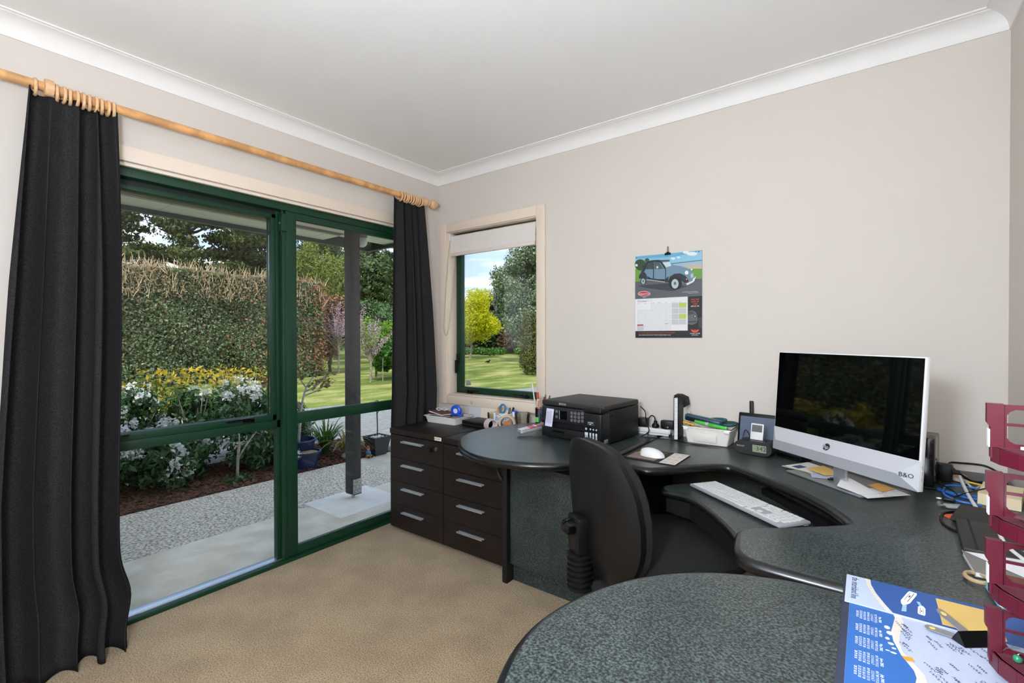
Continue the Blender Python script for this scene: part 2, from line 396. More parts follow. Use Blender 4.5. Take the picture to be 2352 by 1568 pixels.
# ------------------------------------------------------------------ curtains
def curtainmat():
    m = mat('curtain_cloth',(60,58,60),.95,spec=.08)
    N = NT(m.node_tree); b = m.node_tree.nodes['Principled BSDF']; tc = N.n('ShaderNodeTexCoord')
    mp_ = N.n('ShaderNodeMapping'); mp_.inputs['Scale'].default_value = (1,1,.6); N.l(tc.outputs['Object'], mp_.inputs[0])
    nz = N.n('ShaderNodeTexNoise'); nz.inputs['Scale'].default_value = 420; nz.inputs['Detail'].default_value = 2; N.l(mp_.outputs[0], nz.inputs[0])
    rp = N.n('ShaderNodeValToRGB'); rp.color_ramp.elements[0].position = .3; rp.color_ramp.elements[1].position = .7
    rp.color_ramp.elements[0].color = lin((29,28,29)); rp.color_ramp.elements[1].color = lin((55,53,54)); N.l(nz.outputs[0], rp.inputs[0]); N.l(rp.outputs[0], b.inputs['Base Color'])
    bp = N.n('ShaderNodeBump'); bp.inputs['Strength'].default_value = .25; bp.inputs['Distance'].default_value = .002; N.l(nz.outputs[0], bp.inputs['Height']); N.l(bp.outputs[0], b.inputs['Normal'])
    return m
M_curt = curtainmat()
def curtain(name, label, edge, xof, nf, amp, ztop, zbot, ph, fold, rings):
    root = thing(name, label, 'curtain', (0,0,0))
    nu, nv = 150, 70
    V, F = [], []
    for j in range(nv+1):
        t = j/nv; z_ = ztop+(zbot-ztop)*t
        y0, y1 = edge(t, z_); x0 = xof(t, z_)
        for i in range(nu+1):
            s_ = i/nu
            wv = s_*nf*2*pi + ph + .8*math.sin(1.3*s_*pi*2+ph) + .22*math.sin(t*2.2+s_*5)
            a_ = amp(t, z_)*(.75+.35*math.sin(s_*9+ph*2))
            top = max(0, 1-t/.06)
            x_ = x0 + a_*(math.sin(wv)+.16*math.sin(2*wv+1.1))
            y_ = y0+(y1-y0)*s_ + a_*.45*math.cos(wv)*fold
            zz = z_ + (.010*math.sin(wv*.5+1) if top > 0 else 0)*top
            V.append((x_, y_, zz))
    for j in range(nv):
        for i in range(nu):
            q = j*(nu+1)+i; F.append((q,q+1,q+nu+2,q+nu+1))
    o = MB().add(V,F).build('cloth', M_curt, root, sm=80)
    md = o.modifiers.new('thick','SOLIDIFY'); md.thickness = .0025; md.offset = 0
    # heading tape
    tor = MB()
    n, k = 18, 8
    tv = [((.0275+.0055*math.cos(2*pi*b_/k))*math.cos(2*pi*a_/n), .0055*math.sin(2*pi*b_/k), (.0275+.0055*math.cos(2*pi*b_/k))*math.sin(2*pi*a_/n)) for a_ in range(n) for b_ in range(k)]
    tf_ = [(a_*k+b_, a_*k+(b_+1)%k, ((a_+1)%n)*k+(b_+1)%k, ((a_+1)%n)*k+b_) for a_ in range(n) for b_ in range(k)]
    me = MB().add(tv,tf_).mesh('ring', 80); me.materials.append(M_woodl)
    for y in rings:
        link('ring', me, None, root, (PX,y,PZ-.0095), (0,0,R(random.uniform(-9,9))))
    return root
def lerp(a,b,t): return a+(b-a)*t
def edgeL(t,z_):
    y0 = lerp(-2.128,-2.185,min(1,t/.7)) - .015*math.sin(t*3)
    y1 = -1.868 + .008*math.sin(t*6) + (.030*math.exp(-((z_-.20)/.10)**2))
    return y0-.03*t, y1
curtain('curtain','full-length charcoal curtain gathered at the left end of the pole', edgeL,
        lambda t,z_: .088+.035*min(1,t*2)+ .06*max(0,(.30-z_)/.30)**1.5 , 4.3, lambda t,z_: .022+.030*min(1,t*3), 2.126, .004, .6, .9, [-2.108]+[-2.05+.0185*i for i in range(10)])
def edgeR(t,z_):
    return lerp(-.470,-.478,t), lerp(-.235,-.075,min(1,t*1.15)**.85)
curtain('curtain','charcoal curtain hanging in the room corner behind the dark drawer cabinet', edgeR,
        lambda t,z_: lerp(.085,.062,min(1,t*1.5))-.012*max(0,min(1,(t-.60)*7)), 3.9, lambda t,z_: .022+.018*min(1,t*3)-.020*max(0,min(1,(t-.60)*7)), 2.126, .012, 2.1, .9, [-.425+.0185*i for i in range(10)])

# ------------------------------------------------------------------ added fill lamp (invented, unseen behind the viewpoint, evens the room light)
pl = thing('fill_lamp','added fill lamp with an opal white globe, unseen behind the viewpoint','lamp',(2.20,-2.70,0))
MB().lathe([(.13,.001),(.13,.015),(.12,.022),(.02,.03)],28).build('base', M_white, pl)
MB().cyl((0,0,.028),(0,0,1.40),.011).build('pole', M_white, pl)
MB().lathe([(.02,1.385),(.045,1.40),(.045,1.412)],20).build('holder', M_white, pl)
g_ = mat('fill_globe',(250,250,250),.5,emit=(230,241,255),estr=FILL_W)
MB().sphere((0,0,1.52),.125,24).build('globe', g_, pl, sm=80)
# ================================================================== OUTSIDE
GZ = -.12
M_conc = mat('concrete',(214,203,182),.9,rgb2=(238,229,211),vscale=6,fac=(.35,.68),detail=8,bump=.15,bscale=180)
M_agg = mat('exposed_aggregate',(128,118,104),.95,rgb2=(240,230,210),vscale=60,fac=(.33,.60),detail=6,bump=.9,bscale=120)
M_pad = mat('pale_concrete',(232,226,216),.85,rgb2=(244,239,230),vscale=9,fac=(.3,.7),detail=6)
M_asph = mat('driveway_grey',(126,127,126),.95,rgb2=(160,160,157),vscale=14,fac=(.3,.7),detail=8,bump=.3,bscale=90)
M_soil = mat('bark_soil',(52,34,25),.95,rgb2=(86,56,40),vscale=40,fac=(.35,.65),bump=.8,bscale=60)
def lawnmat():
    m = bpy.data.materials.new('lawn_grass'); m.use_nodes = True
    N = NT(m.node_tree); b = m.node_tree.nodes['Principled BSDF']; b.inputs['Roughness'].default_value = .95; b.inputs['Specular IOR Level'].default_value = .1
    tc = N.n('ShaderNodeTexCoord')
    mp_ = N.n('ShaderNodeMapping'); mp_.inputs['Rotation'].default_value = (0,0,R(37)); mp_.inputs['Scale'].default_value = (1,.5,1); N.l(tc.outputs['Object'], mp_.inputs[0])
    n1 = N.n('ShaderNodeTexNoise'); n1.inputs['Scale'].default_value = 1.1; n1.inputs['Detail'].default_value = 8; n1.inputs['Roughness'].default_value = .65; N.l(mp_.outputs[0], n1.inputs[0])
    r1 = N.n('ShaderNodeValToRGB'); E_ = r1.color_ramp.elements
    E_[0].position = .36; E_[0].color = lin((100,118,52)); E_[1].position = .64; E_[1].color = lin((186,178,116))
    x = E_.new(.50); x.color = lin((136,148,72))
    N.l(n1.outputs[0], r1.inputs[0])
    n2 = N.n('ShaderNodeTexNoise'); n2.inputs['Scale'].default_value = 26; n2.inputs['Detail'].default_value = 4; N.l(tc.outputs['Object'], n2.inputs[0])
    mr = N.n('ShaderNodeMapRange'); mr.inputs[1].default_value = .3; mr.inputs[2].default_value = .7; mr.inputs[3].default_value = .72; mr.inputs[4].default_value = 1.15; N.l(n2.outputs[0], mr.inputs[0])
    mx = N.n('ShaderNodeMixRGB', blend_type='MULTIPLY'); mx.inputs[0].default_value = 1; N.l(r1.outputs[0], mx.inputs[1]); N.l(mr.outputs[0], mx.inputs[2]); N.l(mx.outputs[0], b.inputs['Base Color'])
    bp = N.n('ShaderNodeBump'); bp.inputs['Strength'].default_value = .6; bp.inputs['Distance'].default_value = .03; N.l(n2.outputs[0], bp.inputs['Height']); N.l(bp.outputs[0], b.inputs['Normal'])
    return m
M_lawn = lawnmat()
def ground(name, pts, z_, m, th=.05): return struct(MB().prism(pts, z_-th, z_).build(name, m, sm=None))
# big lawn with gentle mounds far away
nx, ny = 90, 90
xs = np.linspace(-90, 12, nx); ys = np.linspace(-40, 90, ny)
V = [(x, y, -.15+ .25*max(0,(math.hypot(x,y)-24)/30)*math.sin(x*.09+y*.05+1)**2) for y in ys for x in xs]
F = [(j*nx+i, j*nx+i+1, (j+1)*nx+i+1, (j+1)*nx+i) for j in range(ny-1) for i in range(nx-1)]
struct(MB().add(V,F).build('lawn', M_lawn, sm=80))
ground('patio_slab', [(-.118,-3.2),(-.118,.6),(-1.03,.6),(-1.03,-3.2)], GZ, M_conc)
ground('aggregate_path', [(-1.031,-3.2),(-1.031,.6),(-1.98,.6),(-1.98,-3.2)], GZ, M_agg, .06)
ground('concrete_apron', [(-.118,.601),(-1.98,.601),(-1.98,1.15),(-3.1,1.35),(-3.1,14),(1.5,14),(1.5,.601)], GZ, mat('apron_concrete',(184,176,160),.9,rgb2=(208,201,184),vscale=5,fac=(.35,.65),detail=8,bump=.2,bscale=120), .055)
ground('driveway', [(-3.0,-6),(-3.0,14),(-3.4,14),(-5.3,5.2),(-6.0,2.8),(-6.2,-6)], GZ-.008, M_asph)
ground('garden_bed', [(-1.981,-3.2),(-1.981,1.15),(-3.10,1.349),(-3.10,-3.2)], GZ-.004, M_soil, .06)
ground('post_plinth', [(-.60,-.42),(-.60,.17),(-1.12,.17),(-1.12,-.42)], GZ+.004, M_pad, .02)
# bark chips over the bed (uncountable)
n = 5200
c = np.stack([rng.uniform(-3.05,-1.995,n), rng.uniform(-2.2,1.15,n), rng.uniform(GZ-.004,GZ+.012,n)],1)
V, F = [], []
for i in range(n):
    l_, w_, h_ = rng.uniform(.012,.035), rng.uniform(.006,.014), .003
    e_ = Euler((rng.uniform(-.5,.5), rng.uniform(-.5,.5), rng.uniform(0,6.28))).to_matrix()
    b0 = len(V)
    for dx,dy,dz in ((-l_,-w_,0),(l_,-w_*.7,0),(l_*.9,w_,0),(-l_*.8,w_*.8,0),(0,0,h_*2.5)):
        p = e_ @ Vector((dx,dy,dz)); V.append((c[i,0]+p.x, c[i,1]+p.y, c[i,2]+p.z))
    F += [(b0,b0+1,b0+4),(b0+1,b0+2,b0+4),(b0+2,b0+3,b0+4),(b0+3,b0,b0+4)]
bc = MB(); bc.v = V; bc.f = F
o = bc.build('bark_chips', mat('bark_chip',(98,62,46),.95,island=.45), sm=None)
tag(o,'reddish-brown bark mulch chips covering the garden bed','mulch'); o['kind'] = 'stuff'

# ------------------------------------------------------------------ roof, veranda ceiling, eave
M_soff = mat('soffit_sage',(222,226,204),.8)
M_brown = mat('veranda_brown',(112,102,94),.7)
M_fasc = mat('fascia_dark',(72,78,74),.6)
M_exterior = mat('exterior_cladding',(190,180,165),.8)
EZ, EX, EY = 2.18, -1.76, .68
struct(MB().box(EX,8,-9,EY,2.50,2.60).build('roof', M_fasc, sm=None))
s_ = sempty('veranda_ceiling')
MB().box(-1.22,-.141,-6,.141,EZ+.02,EZ+.05).build('ceiling_lining', M_brown, s_, sm=None)
for k, (y0,y1) in enumerate(((-4.0,-2.402),(-2.398,-1.202),(-1.198,-.002),(.002,.1405))):
    MB().box(EX+.02,-1.475,y0,y1,EZ,EZ+.02).build('soffit_panel', M_soff, s_, sm=None)
MB().box(-1.475,8,.142,EY-.02,EZ+.0005,EZ+.02).build('soffit_panel', M_soff, s_, sm=None)
MB().box(-1.35,-1.22,-6,.141,EZ+.004,EZ+.03).build('pale_moulding', mat('beam_sage',(216,212,196),.7), s_, sm=None)
MB().box(-1.475,-1.35,-6,.141,EZ+.012,EZ+.03).build('brown_moulding', M_brown, s_, sm=None)
struct(MB().box(EX-.02,EX+.02,-6,EY+.02,EZ-.035,2.50).box(EX+.02,8,EY-.02,EY+.02,EZ-.035,2.50).build('fascia', M_fasc, sm=None))
struct(MB().box(XR+.14,8,.0,.14,-.2,2.5).box(-.14,0,-9,YB-.141,-.2,2.5).build('exterior_wall', M_exterior, sm=None))
# post
M_post = mat('post_charcoal',(44,41,40),.65,rgb2=(60,57,55),vscale=30,fac=(.3,.7))
po = thing('veranda_post','charcoal painted square veranda post standing on the pale concrete plinth','post',(-.935,-.085,0))
MB().bbox(-.046,.046,-.046,.046,-.075,EZ+.018,.006).build('shaft', M_post, po)
MB().bbox(.0465,.053,-.036,.046,-.085,.045,.002).bbox(-.053,-.0465,-.036,.046,-.085,.045,.002).bbox(-.053,.053,-.036,.046,-.085,-.076,.002).build('steel_shoe', mat('galvanised',(158,158,150),.55,metal=.4,var=.25,vscale=60), po)
MB().cyl((0,0,GZ+.005),(0,0,-.08),.014).build('shoe_stem', M_steel, po)
for z_ in (.02,-.05): MB().cyl((.053,.01,z_),(.062,.01,z_),.009,n=6).build('bolt_head', M_steel, po)
MB().bbox(-.018,.018,.0462,.056,1.0,2.0,.002).build('cover_strip', M_blackm, po)
# soffit light
sd = thing('bulkhead_light','round frosted glass bulkhead light under the eave by the post','light',(-1.25,.235,EZ-.0005))
MB().lathe([(.05,0),(.05,-.02),(.035,-.03)],20).build('base', M_brown, sd)
MB().sphere((0,0,-.065),.05,18).build('glass_shade', mat('frosted_glass',(205,208,206),.3), sd, sm=80)

# ------------------------------------------------------------------ foliage tools
def leafmesh(name, P, Nn, L, Wd, m, parent, fold=.25, kind='stuff', jit=.7):
    n = len(P); P = np.asarray(P,float)
    Nn = np.asarray(Nn,float)+rng.normal(0,jit,(n,3)); Nn /= np.linalg.norm(Nn,axis=1)[:,None]+1e-9
    T = rng.normal(0,1,(n,3)); T -= Nn*(T*Nn).sum(1)[:,None]; T /= np.linalg.norm(T,axis=1)[:,None]+1e-9
    B = np.cross(Nn,T); s_ = rng.uniform(.65,1.3,n)[:,None]
    l_, w_ = L*s_, Wd*s_
    V = np.stack([P-T*l_*.5, P+B*w_*.5+Nn*w_*fold, P+T*l_*.5, P-B*w_*.5+Nn*w_*fold],1).reshape(-1,3)
    me = bpy.data.meshes.new(name); me.vertices.add(4*n); me.vertices.foreach_set('co', V.ravel())
    me.loops.add(4*n); me.loops.foreach_set('vertex_index', np.arange(4*n,dtype=np.int32))
    me.polygons.add(n); me.polygons.foreach_set('loop_start', np.arange(0,4*n,4,dtype=np.int32)); me.polygons.foreach_set('loop_total', np.full(n,4,dtype=np.int32))
    me.update(calc_edges=True); me.materials.append(m)
    o = bpy.data.objects.new(name, me); col.objects.link(o); o.parent = parent
    if kind: o['kind'] = kind
    return o
def blobs(bl, n, pw=.35):
    """points near the surface of a set of ellipsoids (cx,cy,cz,rx,ry,rz)"""
    bl = np.array(bl,float); a = bl[:,3]*bl[:,4]+bl[:,4]*bl[:,5]+bl[:,3]*bl[:,5]; k = rng.choice(len(bl), n, p=a/a.sum())
    D_ = rng.normal(0,1,(n,3)); D_ /= np.linalg.norm(D_,axis=1)[:,None]
    r_ = rng.uniform(0,1,n)**pw
    r_ *= 1+.16*np.sin(D_[:,0]*7+k)*np.sin(D_[:,1]*6+k*2)
    return bl[k,:3]+D_*bl[k,3:]*r_[:,None], D_
def crown(c, r, nb, sub, squash=.8, flat_=1.):
    out = []
    for i in range(nb):
        d_ = rng.normal(0,1,3); d_ /= np.linalg.norm(d_); q = rng.uniform(.35,.8)
        out.append((c[0]+d_[0]*r[0]*q, c[1]+d_[1]*r[1]*q, c[2]+d_[2]*r[2]*q, sub*rng.uniform(.75,1.2), sub*rng.uniform(.75,1.2), sub*squash*rng.uniform(.8,1.15)*flat_))
    return out
def branches(base, top, r0, nb, spread, mb, lean=0, up_=.5):
    b_, t_ = Vector(base), Vector(top)
    pts = [tuple(b_.lerp(t_,k/5)+Vector((rng.normal(0,.03)*(t_-b_).length*.3, rng.normal(0,.03)*(t_-b_).length*.3,0))*(0 if k in (0,) else 1)) for k in range(6)]
    mb.tube(pts, [r0*(1-.14*k) for k in range(6)], 7)
    for i in range(nb):
        s0 = Vector(pts[rng.integers(2,6)]); an = rng.uniform(0,6.28)
        e_ = s0+Vector((math.cos(an)*spread, math.sin(an)*spread, spread*up_*rng.uniform(.5,2)))*rng.uniform(.6,1.1)
        mid = s0.lerp(e_,.5)+Vector((0,0,-.06*spread))
        mb.tube([tuple(s0),tuple(mid),tuple(e_)], [r0*.45,r0*.3,r0*.1], 5)
    return mb
M_bark = mat('bark_brown',(84,70,58),.95,var=.3,vscale=12)
M_barkg = mat('bark_grey',(150,140,128),.9,var=.25,vscale=20)
M_core = mat('core_shade',(34,32,24),1.,var=.4,vscale=8)  # for solid cores: shade inside the foliage put into a dark colour
def tree(name, label, cat, base, crowns, nleaf, L, Wd, lm, trunk_top, tr, group=None, nb=8, spread=1., bark=None, pw=.4, jit=.7, core=False, extra=None):
    root = thing(name, label, cat, base, group=group)
    bx, by, bz = base
    rel = [(a-bx,b-by,c_-bz,d_,e_,f_) for a,b,c_,d_,e_,f_ in crowns]
    mb = branches((0,0,-.1), (trunk_top[0]-bx,trunk_top[1]-by,trunk_top[2]-bz), tr, nb, spread, MB())
    mb.build('trunk', bark or M_bark, root, sm=60)
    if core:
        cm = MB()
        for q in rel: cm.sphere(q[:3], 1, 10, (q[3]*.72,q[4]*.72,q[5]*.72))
        cm.build('shade_core', M_core, root, sm=80)
    P, D_ = blobs(rel, nleaf, pw)
    leafmesh('foliage', P, D_, L, Wd, lm, root, jit=jit)
    return root

# ------------------------------------------------------------------ clipped hedge
LM_hedge = leafmat('leaf_hedge',[(62,80,50),(88,110,68),(114,138,90),(98,116,74),(156,170,134),(134,104,78),(122,138,98)],.15,.4)
LM_hedger = leafmat('leaf_hedge_red',[(92,106,62),(146,106,70),(176,116,74),(118,120,76),(150,86,60),(186,138,92)],.2,.4)
H0, H1 = Vector((-14.0,-19.0,0)), Vector((-13.05,7.0,0)); HH = 3.35
hd = thing('clipped_hedge','tall clipped hedge with bare straw-coloured twig tops across the driveway','hedge',(H0.x,H0.y,-.15))
ud = (H1-H0).normalized(); ln = (H1-H0).length; nd = Vector((ud.y,-ud.x,0))   # nd faces the house
hd.rotation_euler = (0,0,math.atan2(ud.y,ud.x))
MB().bbox(.3,ln-.35,.5,2.0,.05,HH-.45,.2,2).build('shade_core', M_core, hd)  # solid dark block stops see-through, stands in for the hedge's inner shade
n = 120000
u_ = np.concatenate([rng.uniform(0,ln*.62,n//3), rng.uniform(ln*.62,ln,n-n//3)]); h_ = rng.uniform(0,1,n)**.9*HH
bul = .16*np.sin(u_*2.1)+.12*np.sin(h_*3+u_*1.3)+.10*np.sin(u_*5.3+h_*4)
P = np.stack([u_, -bul*.7+rng.uniform(-.05,.28,n), h_],1)
# local +y points away from the house (rotation maps x->ud); flip below so the leafy face is towards the house
Nn = np.tile([[0,-1,.25]],(n,1))
leafmesh('foliage', P, Nn, .085, .05, LM_hedge, hd, jit=.8)
m_ = 9000
P = np.stack([ln+rng.uniform(-.25,.15,m_)+.15*np.sin(rng.uniform(0,6,m_)), rng.uniform(0,2,m_), rng.uniform(0,1,m_)*HH],1)
leafmesh('foliage', P, np.tile([[1,-.2,.2]],(m_,1)), .085, .05, LM_hedger, hd)
m_ = 14000
u_ = rng.uniform(ln*.86,ln,m_); P = np.stack([u_, rng.uniform(-.25,.1,m_), HH*rng.uniform(.1,1.02,m_)],1)
sel = P[rng.uniform(0,1,m_) < ((u_-ln*.86)/(ln*.14))*.16]
leafmesh('foliage', sel, np.tile([[0,-1,.25]],(len(sel),1)), .09, .055, LM_hedger, hd)
# straw twigs
tw = MB(); 
for i in range(5200):
    u0 = rng.uniform(ln*.3,ln); dens = 1 if u0 < ln*.9 else .5
    if rng.uniform() > dens: continue
    y0 = rng.uniform(-.22,.9); z0 = HH-rng.uniform(.0,.9); hh = rng.uniform(.2,.42)
    a_ = (u0,y0,z0); b_ = (u0+rng.normal(0,.11),y0+rng.normal(0,.07),z0+hh)
    tw.tube([a_, ((a_[0]+b_[0])/2+rng.normal(0,.02),(a_[1]+b_[1])/2,(a_[2]+b_[2])/2), b_], [.010,.008,.004], 3, cap=False)
m_ = 8500; u_ = rng.uniform(ln*.3,ln*.97,m_); P = np.stack([u_, rng.uniform(-.24,.1,m_), HH-.02-.8*rng.uniform(0,1,m_)**1.6],1)
leafmesh('dry_foliage', P, np.tile([[0,-1,.25]],(m_,1)), .08, .04, leafmat('leaf_dry',[(170,146,116),(150,128,100),(186,166,138),(120,116,84)],.2,.8), hd)
tw.build('straw_twigs', mat('straw_twig',(196,170,136),.9,island=.3), hd, sm=None)['kind'] = 'stuff'

# ------------------------------------------------------------------ trees behind the hedge
LM_mac = leafmat('leaf_cypress',[(52,60,34),(72,82,42),(98,108,56),(124,130,72),(62,70,40)],.15,.6)
LM_lime = leafmat('leaf_lime_conifer',[(96,112,42),(128,142,56),(150,160,70),(112,128,50)],.2,.6)
LM_dark = leafmat('leaf_dark',[(49,67,41),(72,93,54),(98,119,67),(124,140,85)],.15,.5)
LM_round = leafmat('leaf_round_bush',[(82,115,65),(105,142,82),(130,167,102),(95,127,75)],.2,.6)
LM_pink = leafmat('blossom_pink',[(202,168,186),(220,190,206),(184,146,166),(232,212,222)],.35,.7)
LM_fresh = leafmat('leaf_fresh',[(96,138,40),(126,164,52),(150,182,70),(84,120,40)],.3,.5)
LM_broad = leafmat('leaf_broad',[(56,100,36),(76,124,46),(98,146,60),(60,96,40)],.2,.35)
LM_yel = leafmat('leaf_yellow',[(208,212,24),(228,228,40),(238,234,66),(190,190,24)],.5,.6)
LM_grey = leafmat('leaf_grey_green',[(88,110,74),(117,139,98),(151,170,129),(72,91,60),(180,194,158)],.15,.45)
LM_red = leafmat('leaf_russet',[(96,72,50),(122,84,58),(146,104,72),(84,78,50)],.2,.6)
LM_bush = leafmat('leaf_choisya',[(46,76,44),(64,100,56),(88,126,72),(54,86,56),(108,140,90)],.2,.3)
LM_gold = leafmat('leaf_golden',[(216,178,38),(232,196,56),(200,184,50),(160,160,54)],.35,.5)
LM_white = leafmat('petal_white',[(236,236,232),(244,244,240),(226,228,226)],.3,.8)
def pads(c, R_, n, r_, zr):
    return [(c[0]+rng.uniform(-1,1)*R_, c[1]+rng.uniform(-1,1)*R_, c[2]+rng.uniform(-zr,zr), r_*rng.uniform(.7,1.3), r_*rng.uniform(.7,1.3), r_*.36*rng.uniform(.8,1.2)) for _ in range(n)]
macs = [(-42.1,6.6,8.2,4.2,'leftmost'),(-41.5,12.0,9.0,4.0,'second'),(-36.0,13.7,8.2,3.8,'third'),(-38.0,17.4,8.3,3.6,'fourth'),(-36.4,21.6,8.8,3.2,'rightmost')]
for x,y,z_,r_,w_ in macs:
    tree('cypress_tree','%s tall layered cypress tree rising behind the clipped hedge' % w_ if w_ in ('leftmost','rightmost') else '%s tall layered cypress from the left behind the clipped hedge' % w_,'tree',(x,y,-.15),
         pads((x,y,z_-.7),r_,50,1.3,4.6), 15500, .28,.15, LM_mac, (x,y,z_+3), .38, group='cypress trees behind the hedge', nb=26, spread=2.6, pw=.5)
for x,y,z_,r_,hh,lb in ((-26.1,13.4,4.2,1.7,3.6,'yellow-green feathery conifer rising right of the hedge'),(-23.7,14.3,3.6,1.4,3.2,'smaller yellow-green feathery conifer seen beside the veranda post')):
    cr_ = [(x+rng.uniform(-1,1)*r_*.8, y+rng.uniform(-1,1)*r_*.8, z_-hh*.6+hh*1.0*k/16, .62,.62,1.0) for k in range(17)]
    cr_ += [(x+rng.uniform(-.6,.6)*r_, y+rng.uniform(-.6,.6)*r_, z_+hh*rng.uniform(.3,.75), .42,.42,.95) for k in range(8)]
    tree('feathery_conifer',lb,'tree',(x,y,-.15), cr_, 14000, .22,.07, LM_lime, (x,y,z_+1.5), .16, nb=10, spread=.8)
x,y = -27.9,19.75
tree('evergreen_tree','dark evergreen tree standing behind the veranda post against the sky','tree',(x,y,-.15), crown((x,y,5.6),(2.6,2.6,3.4),26,1.15), 15000,.26,.15, LM_dark,(x,y,7.5),.25,nb=14,spread=1.6)
x,y = -18.3,13.4
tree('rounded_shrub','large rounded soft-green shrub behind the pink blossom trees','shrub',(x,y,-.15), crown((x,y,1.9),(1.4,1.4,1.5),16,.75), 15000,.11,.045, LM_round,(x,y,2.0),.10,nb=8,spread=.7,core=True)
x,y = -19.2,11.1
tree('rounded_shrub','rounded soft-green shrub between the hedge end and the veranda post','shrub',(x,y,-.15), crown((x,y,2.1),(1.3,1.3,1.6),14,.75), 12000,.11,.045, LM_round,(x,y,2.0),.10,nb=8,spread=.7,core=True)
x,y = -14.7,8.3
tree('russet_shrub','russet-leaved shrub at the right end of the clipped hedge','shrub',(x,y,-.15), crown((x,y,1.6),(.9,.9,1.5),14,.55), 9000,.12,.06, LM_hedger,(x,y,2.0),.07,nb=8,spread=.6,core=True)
# Norfolk style pine
x,y = -21.5,17.3
npn = thing('norfolk_pine','tiered pine showing beside the corner curtain','tree',(x,y,-.15))
mb = MB().tube([(0,0,0),(0,0,8.2)],[.16,.03],8); P=[];D_=[]
for k in range(12):
    zt = 1.6+k*.55; ll = (8.6-zt)*.42
    for a_ in range(6):
        an = a_*pi/3+k*.5; e_ = (math.cos(an)*ll, math.sin(an)*ll, zt+ll*.28)
        mb.tube([(0,0,zt),(e_[0]*.5,e_[1]*.5,zt+ll*.05),e_],[.03,.02,.008],4)
        for q in range(90):
            t = rng.uniform(.1,1); P.append((e_[0]*t+rng.normal(0,.06), e_[1]*t+rng.normal(0,.06), zt+ll*.05*t+ll*.23*t*t+rng.normal(0,.05))); D_.append((0,0,1))
mb.build('trunk', M_bark, npn, sm=60); leafmesh('foliage', P, D_, .22,.06, LM_dark, npn)
# blossom trees on the lawn
def blossom(x,y,h,r_,lb,nl,npk,stake=None):
    root = thing('blossom_tree',lb,'tree',(x,y,-.15))
    mb = MB().tube([(0,0,-.05),(.02,.01,h*.35),(.0,.0,h*.45)],[.035,.028,.022],7)
    P=[];D_=[]
    for k in range(26):
        an = rng.uniform(0,6.28); ti = rng.uniform(.15,1)
        e_ = Vector((math.cos(an)*r_*ti, math.sin(an)*r_*ti, h*rng.uniform(.62,1.0)))
        s0 = Vector((0,0,h*rng.uniform(.30,.46))); mid = s0.lerp(e_,.5)+Vector((0,0,-.05*h))
        mb.tube([tuple(s0),tuple(mid),tuple(e_)],[.016,.010,.004],4,cap=False)
        for q in range(npk):
            t = rng.uniform(.35,1.02); p = (s0*(1-t)**2+mid*2*t*(1-t)+e_*t*t); P.append((p.x+rng.normal(0,.035),p.y+rng.normal(0,.035),p.z+rng.normal(0,.035))); D_.append((rng.normal(),rng.normal(),rng.normal()))
    mb.build('trunk', M_barkg, root, sm=60)
    leafmesh('blossom', P, D_, .045,.035, LM_pink, root)
    if nl:
        P,D_ = blobs(crown((0,0,h*.68),(r_*.7,r_*.7,h*.22),14,r_*.3), nl); leafmesh('foliage', P, D_, .06,.03, LM_fresh, root)
    return root
blossom(-13.6,7.95,2.75,1.35,'pink blossom tree left of the veranda post beside the hedge',0,110)
bt = blossom(-9.65,6.5,2.0,.85,'small pink blossom tree with a stake right of the veranda post',900,70)
MB().cyl((.05,.42,0),(.05,.42,.72),.016,n=6).cyl((0,0,.14),(.05,.42,.17),.008,n=6).build('stake', M_barkg, bt)
x,y = -10.9,7.65
tree('lime_shrub','lime-green leafy shrub behind the staked blossom tree','shrub',(x,y,-.15), crown((x,y,1.25),(.55,.55,.75),12,.34), 5200,.09,.045, LM_fresh,(x,y,1.2),.04,nb=6,spread=.4)
x,y = -10.0,7.75
tree('broadleaf_shrub','glossy broad-leaved green shrub on the lawn beside the corner curtain','shrub',(x,y,-.15), crown((x,y,.55),(.75,.75,.5),14,.36), 4200,.13,.08, LM_broad,(x,y,.6),.04,nb=6,spread=.4)

# ------------------------------------------------------------------ seen through the small window
x,y = -17.75,20.0
tree('yellow_tree','bright yellow-leaved tree on the lawn seen through the small window','tree',(x,y,-.15), crown((x+.2,y+.25,2.45),(1.55,1.55,1.85),34,.66,.9), 17000,.13,.09, LM_yel,(x+.2,y+.2,2.2),.08,nb=12,spread=.9,bark=M_barkg)
x,y = -12.35,18.2
tree('silver_leaved_tree','tall grey-green broadleaf tree at the right edge of the small window','tree',(x,y,-.15), crown((x+.1,y+.1,4.2),(1.7,1.7,4.0),50,.72), 26000,.13,.08, LM_grey,(x+.3,y+.3,5.0),.2,nb=18,spread=1.2)
x,y = -7.4,11.6
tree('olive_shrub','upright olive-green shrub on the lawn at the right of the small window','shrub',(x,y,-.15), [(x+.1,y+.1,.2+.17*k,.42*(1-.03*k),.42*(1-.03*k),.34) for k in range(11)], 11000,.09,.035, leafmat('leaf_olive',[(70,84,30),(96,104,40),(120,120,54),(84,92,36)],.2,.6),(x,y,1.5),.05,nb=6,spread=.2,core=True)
x,y = -25.8,32.6
bt = thing('bare_tree','pale leafless tree rising above the shrubs in the small window','tree',(x,y,-.15))
mb = MB()
